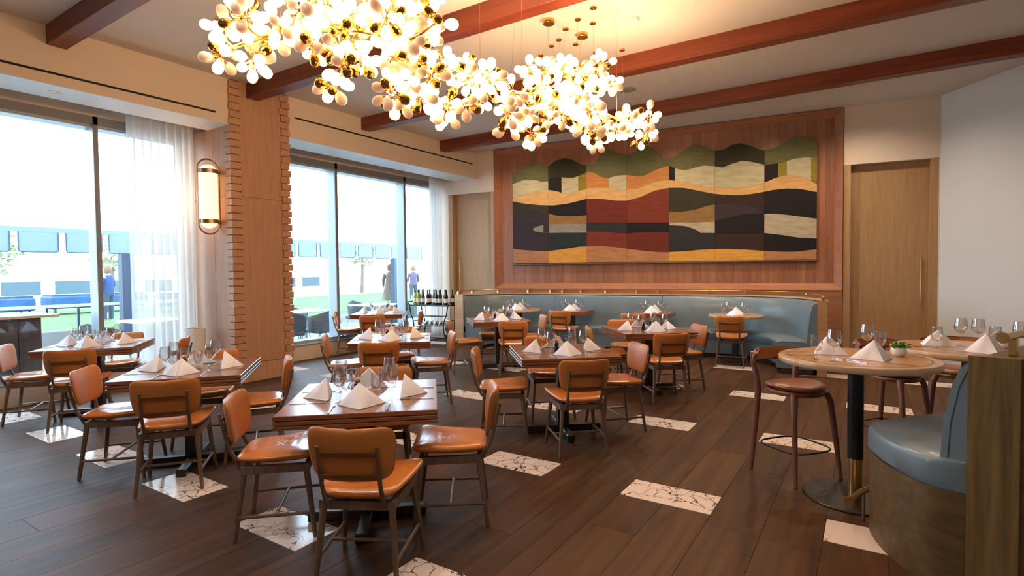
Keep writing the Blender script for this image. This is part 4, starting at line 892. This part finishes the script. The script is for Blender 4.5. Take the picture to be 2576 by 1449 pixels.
# ---------------------------------------------------------------- sconce on the column side
sn = empty('wall_sconce', (-7.46, 4.108, 2.54)); tag(sn, 'tall capsule wall sconce with bronze bands and glowing glass', 'lamp')
def capsule(w, h, n=12, y=0):
    pts = []
    for i in range(n+1): a = math.pi*i/n; pts.append((w*math.cos(a), y, h-w+w*math.sin(a)))
    for i in range(n+1): a = math.pi+math.pi*i/n; pts.append((w*math.cos(a), y, -h+w+w*math.sin(a)))
    return pts
def cap_solid(w, h, y0, y1, name, m, par):
    P = capsule(w, h); n = len(P); mb = MB(); mb.add([(x, y0, z) for x, _, z in P]+[(x, y1, z) for x, _, z in P], [tuple(range(n)), tuple(range(2*n-1, n-1, -1))]+[(i, n+i, n+(i+1) % n, (i+1) % n) for i in range(n)]); return mb.build(name, m, par)
prof = [(0, -.425)]+[(.115*math.sin(math.pi/2*i/6), -.425+.115*(1-math.cos(math.pi/2*i/6))) for i in range(1, 7)]+[(.115, .315)]+[(.115*math.cos(math.pi/2*i/6), .315+.115*math.sin(math.pi/2*i/6)) for i in range(1, 7)]
MB().lathe(prof, 28, (0, -.15, 0)).build('glass_tube', M['sconce'], sn, True)
MB().tube([(0, -.15+x, z) for x, y, z in capsule(.14, .50, 14)], .012, 8, True).build('bronze_loop', M['bronze'], sn, True)
for z_ in (-.335, .335):
    MB().lathe([(.116, z_-.027), (.124, z_-.027), (.124, z_+.027), (.116, z_+.027)], 28, (0, -.15, 0)).build('bronze_band', M['bronze'], sn, True)
    MB().cyl((0, -.03, z_), (0, 0, z_), .022, n=14).build('bracket', M['bronze'], sn, True)
pld = bpy.data.lights.new('sconce_light', 'POINT'); pld.energy = 9; pld.color = (1, .68, .4); pld.shadow_soft_size = .1
plo = bpy.data.objects.new('sconce_light', pld); C.objects.link(plo); plo.location = (-7.56, 3.78, 2.54)
# curtains
def curtain(y0, y1, x, lab, folds, seed):
    rnd = random.Random(seed); n = int((y1-y0)*110); vs = []; fs = []; nz = 26
    ph = [rnd.uniform(0, 6) for _ in range(4)]
    for k in range(nz+1):
        z = .03+(3.775-.03)*k/nz; spread = 1-.05*(k/nz)*rnd.uniform(.9, 1.0)
        for i in range(n+1):
            t = i/n; y = y0+(y1-y0)*t+.012*math.sin(t*folds*4+ph[0])*(1-k/nz)
            w = .035*math.sin(t*folds*math.pi*2+ph[1]+.5*math.sin(z*1.3+t*5))+.018*math.sin(t*folds*math.pi*4.3+ph[2]+z*.4)+.014*math.sin(t*folds*math.pi*9+ph[3])*(k/nz)
            vs.append((x+w, y, z))
    fs = [(k*(n+1)+i, k*(n+1)+i+1, (k+1)*(n+1)+i+1, (k+1)*(n+1)+i) for k in range(nz) for i in range(n)]
    mb = MB(); mb.add(vs, fs); return tag(mb.build('sheer_curtain', M['sheer'], None, True), lab, 'curtain', 'sheer curtains')
curtain(3.20, 4.02, -7.93, 'white sheer curtain hanging beside the oak column', 8, 1); curtain(9.02, 9.42, -8.02, 'white sheer curtain at the far window corner behind the bar cart', 5, 2)
pt_ = empty('planter', (-7.70, 3.86, .001)); tag(pt_, 'tall tapered white planter standing before the sheer curtain', 'planter')
MB().lathe([(0, 0), (.085, 0), (.092, .02), (.127, .745), (.13, .76), (.118, .76), (.115, .70), (0, .70)], 32).build('planter_pot', M['white'], pt_, True)
MB().lathe([(0, .705), (.114, .705)], 24).build('soil', M['base'], pt_)
for i in range(4): MB().tube([(.03*i-.05, .02*(i % 2), .685), (.03*i-.055, .03, .74), (.05*i-.08, .0, .77)], [.006, .005, .002], 6).build('bare_stem', M['leg'], pt_, True)

# ---------------------------------------------------------------- chandelier
BL = [(-3.58,2.02,2.91,0.12),(-3.49,2.08,3.14,0.18),(-3.32,2.19,3.01,0.2),(-3.14,2.31,3.14,0.25),(-2.99,2.47,3.16,0.27),(-2.98,2.53,2.89,0.2),(-2.78,2.67,3.18,0.3),(-2.77,2.72,2.88,0.25),(-2.58,2.80,3.18,0.2),(-2.69,2.96,2.90,0.2),(-2.72,3.30,3.04,0.2),(-2.68,3.44,2.85,0.22),(-2.58,3.63,3.07,0.2),(-2.53,3.90,2.98,0.2),(-2.58,4.10,2.83,0.18),(-2.48,4.30,3.21,0.22),(-2.47,4.41,2.92,0.22),(-2.31,4.66,3.32,0.3),(-2.30,4.65,2.98,0.28),(-2.13,4.89,3.31,0.22),(-2.23,4.93,2.88,0.2),(-2.08,5.27,2.97,0.2),(-1.93,5.46,2.93,0.18),(-2.78,2.68,3.50,0.25),(-3.23,2.38,3.45,0.2),(-2.63,2.90,3.47,0.2)]
rnd = random.Random(11)
ch = empty('chandelier', (-2.6, 3.8, H)); ch.location = (0, 0, 0); tag(ch, 'long branching brass chandelier with clusters of glowing egg-shaped glass globes', 'chandelier')
spine = cat([(-3.66, 2.0, 2.95), (-3.3, 2.22, 3.08), (-2.95, 2.5, 3.12), (-2.74, 2.8, 3.08), (-2.7, 3.3, 3.0), (-2.56, 3.8, 3.0), (-2.45, 4.3, 3.06), (-2.28, 4.75, 3.08), (-2.08, 5.25, 2.98), (-1.93, 5.46, 2.95)], 5)
MB().tube(spine, .013, 8).build('main_branch', M['goldm'], ch, True)
hubs = []
for (x, y, z, r) in BL:
    cnt = max(1, int(round(r*r*85))); tries = 0
    while cnt and tries < 400:
        tries += 1
        d = Vector((rnd.gauss(0, 1), rnd.gauss(0, 1), rnd.gauss(0, 1))).normalized()*r*rnd.uniform(.1, .85); p = Vector((x, y, z))+d
        if all((p-h).length > .145 for h in hubs): hubs.append(p); cnt -= 1
eggs = []; cen = []
for h in hubs:
    m_ = rnd.randint(8, 10)
    for i in range(m_*4):
        if m_ <= 0: break
        d = Vector((rnd.gauss(0, 1), rnd.gauss(0, 1), rnd.gauss(0, .9)-.1)).normalized(); q = h+d*rnd.uniform(.085, .115)
        if all((q-c_).length > .066 for c_ in cen): cen.append(q); eggs.append((h, d, q)); m_ -= 1
def egg_me(m, s=1.0):
    prof = []
    for i in range(9):
        a = math.pi*i/8; zz = -.046*math.cos(a); rr = .0345*math.sin(a)*(1-.13*math.cos(a)*-1*-1); prof.append((max(0.0, rr)*s, zz*s))
    return prof
def egg_obj_mesh(name, mats, gold=False):
    mb = MB(); mb.lathe(egg_me(None), 14); mb.k = 1; mb.cyl((0, 0, -.058), (0, 0, -.040), .008, .012, 8); return mb.mesh(name, mats, True)
em = {'lit_globe': egg_obj_mesh('lit_globe', [M['lit'], M['goldm']]), 'frosted_globe': egg_obj_mesh('frosted_globe', [M['frost'], M['goldm']]), 'gold_globe': egg_obj_mesh('gold_globe', [M['gold'], M['goldm']])}
camv = Vector((0, 0, 1.5)); eggs.sort(key=lambda e: (e[2]-camv).length)
Zv = Vector((0, 0, 1)); stuff = {k: MB() for k in em}; cntk = {}
base_v = {k: [tuple(v.co) for v in m.vertices] for k, m in em.items()}
for i, (h, d, q) in enumerate(eggs):
    kd = rnd.choices(['lit_globe', 'frosted_globe', 'gold_globe'], [.55, .27, .18])[0]
    qn = Zv.rotation_difference(d); s = rnd.uniform(.92, 1.1); cntk[kd] = cntk.get(kd, 0)+1
    if i < 300:
        o = bpy.data.objects.new(kd, em[kd]); C.objects.link(o); o.parent = ch; o.location = q; o.rotation_mode = 'QUATERNION'; o.rotation_quaternion = qn; o.scale = (s, s, s)
    else:
        mb = stuff[kd]; mw = qn.to_matrix(); m_ = em[kd]; of = len(mb.v); mb.v += [tuple(mw @ (Vector(v)*s)+q) for v in base_v[kd]]
        for p in m_.polygons: mb.f.append(tuple(v+of for v in p.vertices)); mb.mi.append(p.material_index)
for k, mb in stuff.items():
    if mb.v: o = mb.build(k, [M[{'lit_globe': 'lit', 'frosted_globe': 'frost', 'gold_globe': 'gold'}[k]], M['goldm']], ch, True); o['kind'] = 'stuff'
st = MB()
for h, d, q in eggs: st.cyl(h, q-d*.05, .0028, n=5)
st.build('globe_stems', M['goldm'], ch, True)['kind'] = 'stuff'
done = [Vector(p) for p in spine]; bcount = 0
for h in sorted(hubs, key=lambda h: min((h-s_).length for s_ in done)):
    s_ = min(done, key=lambda s_: (s_-h).length)
    if (s_-h).length > .02:
        mid = (s_+h)/2+Vector((rnd.uniform(-.02, .02), rnd.uniform(-.02, .02), -.02)); mb = MB(); mb.tube([s_, mid, h], [.009, .007, .007], 6); mb.lathe([(0, -.014), (.012, -.008), (.014, 0), (.012, .008), (0, .014)], 8, tuple(h)); mb.build('branch', M['goldm'], ch, True); bcount += 1
    done.append(h)
cans = [(-2.81, 5.04, 1), (-2.67, 5.54, 1), (-2.31, 5.05, 0), (-2.55, 5.19, 0), (-2.46, 5.36, 0), (-2.76, 5.32, 0), (-2.95, 5.52, 0), (-3.1, 5.62, 0), (-2.85, 5.74, 0), (-3.34, 5.79, 0), (-2.76, 6.09, 0), (-2.47, 6.2, 0), (-3.04, 4.75, 0)]
for x, y, big in cans:
    r = .062 if big else .034; t_ = .045 if big else .014
    MB().lathe([(0, -t_), (r*.95, -t_), (r, -t_+.004), (r, 0), (0, 0)], 24).build('ceiling_canopy', M['goldm'], ch, True, (x, y, H), label='round brass ceiling canopy' if big else 'small round brass ceiling anchor')
anch = sorted(hubs, key=lambda h: h.z)[-40:]
for i, (x, y, big) in enumerate(cans):
    c0 = Vector((x, y, H)); tgt = min((h for h in hubs), key=lambda h: abs(h.x-x-.35)+abs(h.y-(y-.75))); tgt = Vector((x+.0, y-.0, 3.2)) if False else tgt
    MB().tube([(x, y, H-.01), (tgt.x, tgt.y, tgt.z)], .003 if big else .0013, 5).build('suspension_cable', M['goldm'], ch)
for (x, y) in ((-3.2, 2.3), (-2.9, 2.6), (-2.7, 3.1), (-2.6, 3.6), (-2.5, 4.1), (-2.1, 5.2)):
    tgt = min(hubs, key=lambda h: (h.x-x)**2+(h.y-y)**2); MB().tube([(tgt.x, tgt.y, H), tuple(tgt)], .0013, 5).build('suspension_cable', M['goldm'], ch)

for x, y, z in spine[2::5]:
    ld = bpy.data.lights.new('chandelier_lamp', 'POINT'); ld.energy = 52; ld.color = (1, .66, .36); ld.shadow_soft_size = .10
    lo = bpy.data.objects.new('chandelier_lamp', ld); C.objects.link(lo); lo.location = (x, y, z+.12)
# ---------------------------------------------------------------- outside the glass
tag(MB().box((-24, -12, -.12), (XW-.28, 34, -.02)).build('terrace_paving', M['asphalt']), kind='structure')
tag(MB().box((-60, -30, -.3), (-24, 70, -.10)).build('ground', M['concrete']), kind='structure')
lw = MB(); lw.box((-30, -6, -.3), (-16.4, 14, -.01)); lw.box((-30, 14.01, -.3), (-17.2, 34, -.01)); tag(lw.build('lawn', M['lawn']), 'bright green lawn outside beyond the terrace', 'grass', kind='stuff')
# awnings with scalloped valance
def awning(x, y0, y1, z, lab, nsc, posts):
    t = empty('awning', (x, (y0+y1)/2, z)); tag(t, lab, 'awning', 'terrace awnings'); L_ = y1-y0; Y = -L_/2
    mb = MB(); mb.add([(-.0, Y, .42), (0, -Y, .42), (-3.2, -Y, 1.5), (-3.2, Y, 1.5), (0, Y, .39), (0, -Y, .39), (-3.2, -Y, 1.47), (-3.2, Y, 1.47)], [(0, 1, 2, 3), (7, 6, 5, 4), (0, 4, 5, 1), (1, 5, 6, 2), (2, 6, 7, 3), (3, 7, 4, 0)]); mb.build('awning_roof', M['awnw'], t)
    w = L_/nsc; sl = w*.17
    for i in range(nsc):
        a = Y+i*w+sl/2; b_ = Y+(i+1)*w-sl/2; r = .04
        P = [(a, .36), (a, r), (a+r*.3, r*.3), (a+r, 0), (b_-r, 0), (b_-r*.3, r*.3), (b_, r), (b_, .36)]
        MB().poly(P, -.012, .012, lambda u, v, q: (q, u, v)).build('valance_flap', M['awn'], t)
        pp = [(.016, u, v) for u, v in P]; MB().tube(pp, .010, 4).build('valance_piping', M['piping'], t)
    MB().box((-.014, Y, .36), (.014, -Y, .45)).build('valance_top', M['awn'], t)
    for yy in posts: MB().box((-.10, yy-(y0+y1)/2-.11, -z-.02), (.08, yy-(y0+y1)/2+.11, .0)).build('awning_post', M['navy'], t)
    return t
awning(-12.6, 1.2, 7.4, 1.93, 'pale blue scalloped awning outside the left window', 9, (5.0, ))
awning(-12.6, 7.6, 21.0, 1.93, 'pale blue scalloped awning outside the far window', 20, (12.5,))
# far buildings
def building(x, y0, y1, h, cols, floors, lab, m, arch=False, w=6):
    t = empty('building', (x, (y0+y1)/2, 0)); tag(t, lab, 'building'); L_ = y1-y0
    MB().box((-w, -L_/2, -.1), (0, L_/2, h)).build('facade', m, t)
    MB().box((-w-.2, -L_/2-.2, h), (.25, L_/2+.2, h+.3)).build('cornice', m, t)
    fh = h/floors; cw = L_/cols
    wm = (MB().box((-.02, -cw*.36, -fh*.12), (.04, cw*.36, fh*.13)) if arch else MB().box((-.02, -cw*.22, 0), (.04, cw*.22, fh*.55))).mesh('window', M['arch'] if arch else M['darkglass'])
    for f_ in range(floors):
        for c_ in range(cols): inst(wm, 'window', t, (0, -L_/2+cw*(c_+.5), fh*f_+fh*.2))
    return t
building(-44, -8, 34, 3.4, 16, 1, 'long low cream building with dark arched openings across the lawn', M['cream'], True)
building(-52, 12, 70, 9, 18, 3, 'cream three-storey building far beyond the awnings', M['cream'])
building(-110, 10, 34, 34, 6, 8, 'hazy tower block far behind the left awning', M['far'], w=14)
# railing and tables under blue covers
rg = empty('terrace_railing', (-14.2, 4, 0)); tag(rg, 'white terrace railing outside the left window', 'railing')
MB().box((-.03, -5, .83), (.03, 4.5, .89)).build('top_rail', M['awnw'], rg)
for i in range(6): MB().box((-.02, -5+i*1.9-.02, -.02), (.02, -5+i*1.9+.02, .83)).build('railing_post', M['navy'], rg)
def cov_table(x, y, l, lab):
    t = empty('covered_table', (x, y, 0)); tag(t, lab, 'table', 'tables under blue covers outside')
    MB().box((-.5, -l/2, .68), (.5, l/2, .76)).build('tabletop', M['navy'], t)
    vs = []; n = 24
    mb = MB(); mb.box((-.55, -l/2-.05, .22), (.55, l/2+.05, .70), .05); mb.build('blue_cover', M['bluec'], t)
    for sx in (-.45, .45):
        for sy in (-l/2+.1, l/2-.1): MB().box((sx-.03, sy-.03, -.0), (sx+.03, sy+.03, .7)).build('leg', M['navy'], t)
cov_table(-26.0, 5.6, 3.0, 'table under a bright blue cover on the lawn, left one'); cov_table(-26.5, 9.4, 3.2, 'table under a bright blue cover on the lawn, right one'); cov_table(-24.0, 12.0, 2.4, 'smaller table under a blue cover behind the window mullion')
# low terrace wall
tag(MB().box((-13.4, -4, -.02), (-13.1, 4.9, .42), .01).build('terrace_wall', M['concrete']), 'low pale concrete wall edging the terrace outside', 'wall')
# dark service stand close to the glass
ss = empty('service_stand', (-9.35, 2.17, -.04)); tag(ss, 'dark wood service stand outside the left window', 'stand')
MB().box((-.30, -.75, 0), (.30, .42, 1.0), .005).build('stand_body', M['stand'], ss); MB().box((-.42, -.80, 1.0), (.42, .58, 1.035), .004).build('stand_top', M['oaklight'], ss)
for i in range(5): MB().box((.301, -.74+i*.232, .04), (.315, -.74+i*.232+.225, .96), .002).build('stand_board', M['stand'], ss)
# terrace furniture
def armchair(x, y, rz, lab):
    t = empty('wicker_armchair', (x, y, -.02), rz); tag(t, lab, 'chair', 'grey wicker terrace armchairs')
    P = []; n = 16
    vs = []; 
    for i in range(n+1):
        a = R(200)+R(140)*i/n*1.0; a = R(-190)+R(200)*i/n; top = .80-.16*abs(i/n-.5)*2
        for r_, z_ in ((.30, .36), (.33, top), (.29, top), (.26, .36)): vs.append((r_*math.cos(a)*1.0, r_*math.sin(a)*.95, z_))
    mb = MB(); mb.add(vs, [(i*4+k, (i+1)*4+k, (i+1)*4+(k+1) % 4, i*4+(k+1) % 4) for i in range(n) for k in range(4)]+[(0, 1, 2, 3), tuple(n*4+k for k in (3, 2, 1, 0))]); mb.build('wicker_back', M['wicker'], t, True)
    MB().box((-.27, -.25, .34), (.27, .28, .42), .02).build('seat', M['wicker'], t)
    for sx in (-1, 1):
        for sy in (-1, 1): MB().cyl((sx*.27, sy*.25, 0), (sx*.22, sy*.2, .35), .013, n=8).build('leg', M['alu'], t, True)
def ter_table(x, y, s, lab):
    t = empty('terrace_table', (x, y, -.02)); tag(t, lab, 'table', 'white terrace tables')
    MB().box((-s/2, -s/2, .71), (s/2, s/2, .74), .005).build('tabletop', M['awnw'], t); MB().cyl((0, 0, .02), (0, 0, .71), .035, n=12).build('pedestal', M['alu'], t, True); MB().lathe([(0, 0), (.25, 0), (.24, .02), (0, .03)], 20).build('base_plate', M['alu'], t, True)
ter_table(-9.9, 7.2, .8, 'white terrace table outside the far window, left one'); ter_table(-10.2, 9.4, .9, 'white terrace table outside the far window, middle one'); ter_table(-10.4, 4.5, .8, 'white terrace table behind the sheer curtain'); ter_table(-10.6, 12.0, .9, 'white terrace table far along the terrace')
for x, y, a, lab in ((-9.15, 7.05, 90, 'grey wicker armchair with its back to the far window, right one'), (-9.25, 6.35, 60, 'grey wicker armchair close to the glass beside the column'), (-10.6, 7.4, -95, 'grey wicker armchair beyond the left terrace table'), (-9.45, 9.2, 90, 'grey wicker armchair behind the window dining table'), (-10.95, 9.6, -90, 'grey wicker armchair beyond the middle terrace table'),
                     (-9.6, 4.4, 80, 'grey wicker armchair outside, left of the column'), (-9.8, 11.6, 80, 'grey wicker armchair far along the terrace'), (-9.9, 3.6, 30, 'grey wicker armchair outside by the window mullion'), (-10.1, 10.4, 0, 'grey wicker armchair right of the middle terrace table')): armchair(x, y, R(a), lab)
# people outside (seen small through the glass)
def person(x, y, rz, coat, lab, dress=False, z0=.0, seated=False):
    t = empty('person', (x, y, z0), rz); tag(t, lab, 'person')
    sk = [((0, 0, .95), .15), ((0, 0, 1.15), .14), ((0, 0, 1.40), .155), ((0, 0, 1.50), .06), ((0, .01, 1.58), .07), ((0, .01, 1.68), .098), ((0, .01, 1.76), .07),
          ((.20, 0, 1.42), .055), ((.26, .02, 1.18), .045), ((.27, .12, .98), .035), ((.27, .16, .90), .04), ((-.20, 0, 1.42), .055), ((-.26, .02, 1.18), .045), ((-.27, .10, .98), .035), ((-.27, .14, .90), .04),
          ((.10, 0, .88), .10), ((.11, .02, .50), .065), ((.11, 0, .09), .045), ((.11, .12, .04), .04), ((-.10, 0, .88), .10), ((-.11, -.02, .50), .065), ((-.11, -.04, .09), .045), ((-.11, .08, .04), .04)]
    ed = [(0, 1), (1, 2), (2, 3), (3, 4), (4, 5), (5, 6), (2, 7), (7, 8), (8, 9), (9, 10), (2, 11), (11, 12), (12, 13), (13, 14), (0, 15), (15, 16), (16, 17), (17, 18), (0, 19), (19, 20), (20, 21), (21, 22)]
    me = bpy.data.meshes.new('body'); me.from_pydata([p for p, r in sk], ed, []); o = bpy.data.objects.new('body', me); C.objects.link(o); o.parent = t
    sm = o.modifiers.new('skin', 'SKIN'); sm.use_smooth_shade = True
    for i, (p, r) in enumerate(sk): me.skin_vertices[0].data[i].radius = (r, r*.8); 
    me.skin_vertices[0].data[0].use_root = True
    ss_ = o.modifiers.new('sub', 'SUBSURF'); ss_.levels = 1; ss_.render_levels = 1; me.materials.append(M['skin'])
    MB().lathe([(.16, .86), (.17, 1.0), (.165, 1.2), (.18, 1.36), (.15, 1.46), (.07, 1.50)] if not dress else [(.36, .42), (.27, .75), (.20, 1.0), (.17, 1.2), (.18, 1.38), (.14, 1.46), (.07, 1.51)], 18).build('coat', coat, t, True)
    MB().lathe([(.04, 1.805), (.09, 1.78), (.112, 1.71), (.108, 1.62), (.09, 1.56)], 14, (0, -.015, 0)).build('hair', M['hair'], t, True)
    if not dress:
        for s in (-1, 1): MB().tube([(s*.10, 0, .90), (s*.11, 0, .5), (s*.11, 0, .08)], [.115, .085, .07], 10).build('trouser_leg', M['navy'], t, True)
    for s in (-1, 1): MB().tube([(s*.19, 0, 1.42), (s*.265, .02, 1.18), (s*.275, .10, 1.0)], [.07, .058, .045], 8).build('sleeve', coat, t, True)
for_ = None
person(-20.6, 7.62, R(120), M['bluesh'], 'person in a blue jacket standing on the lawn outside'); person(-15.5, 15.1, R(40), M['tanc'], 'person in a long tan coat on the terrace outside', True); person(-19.5, 20.6, R(60), M['purple'], 'person in a purple jacket far outside')
# trees beyond the lawn
def tree(x, y, h, lab):
    t = empty('tree', (x, y, -.1)); tag(t, lab, 'tree', 'trees beyond the lawn'); MB().tube([(0, 0, 0), (.05, .05, h*.3), (0, .1, h*.6)], [.14, .11, .06], 8).build('trunk', M['leg'], t, True)
    mb = MB(); rr = random.Random(int(x*10+y))
    for i in range(420):
        d = Vector((rr.gauss(0, 1), rr.gauss(0, 1), rr.gauss(0, 1))).normalized()*rr.uniform(.5, 1); p = Vector((d.x*h*.28, d.y*h*.28, h*.68+d.z*h*.3)); a = Vector((rr.uniform(-1, 1), rr.uniform(-1, 1), rr.uniform(-1, 1))).normalized()*.16; b_ = a.cross(Vector((.3, .5, .8))).normalized()*.12
        mb.add([p-a, p-b_, p+a, p+b_], [(0, 1, 2, 3)])
    mb.build('foliage', M['tree'], t)
tree(-36, 8.5, 4.2, 'pale green tree before the low building, left window'); tree(-36, 13.5, 4.6, 'pale green tree seen above the railing'); tree(-34, 30, 5, 'pale tree seen through the far window')
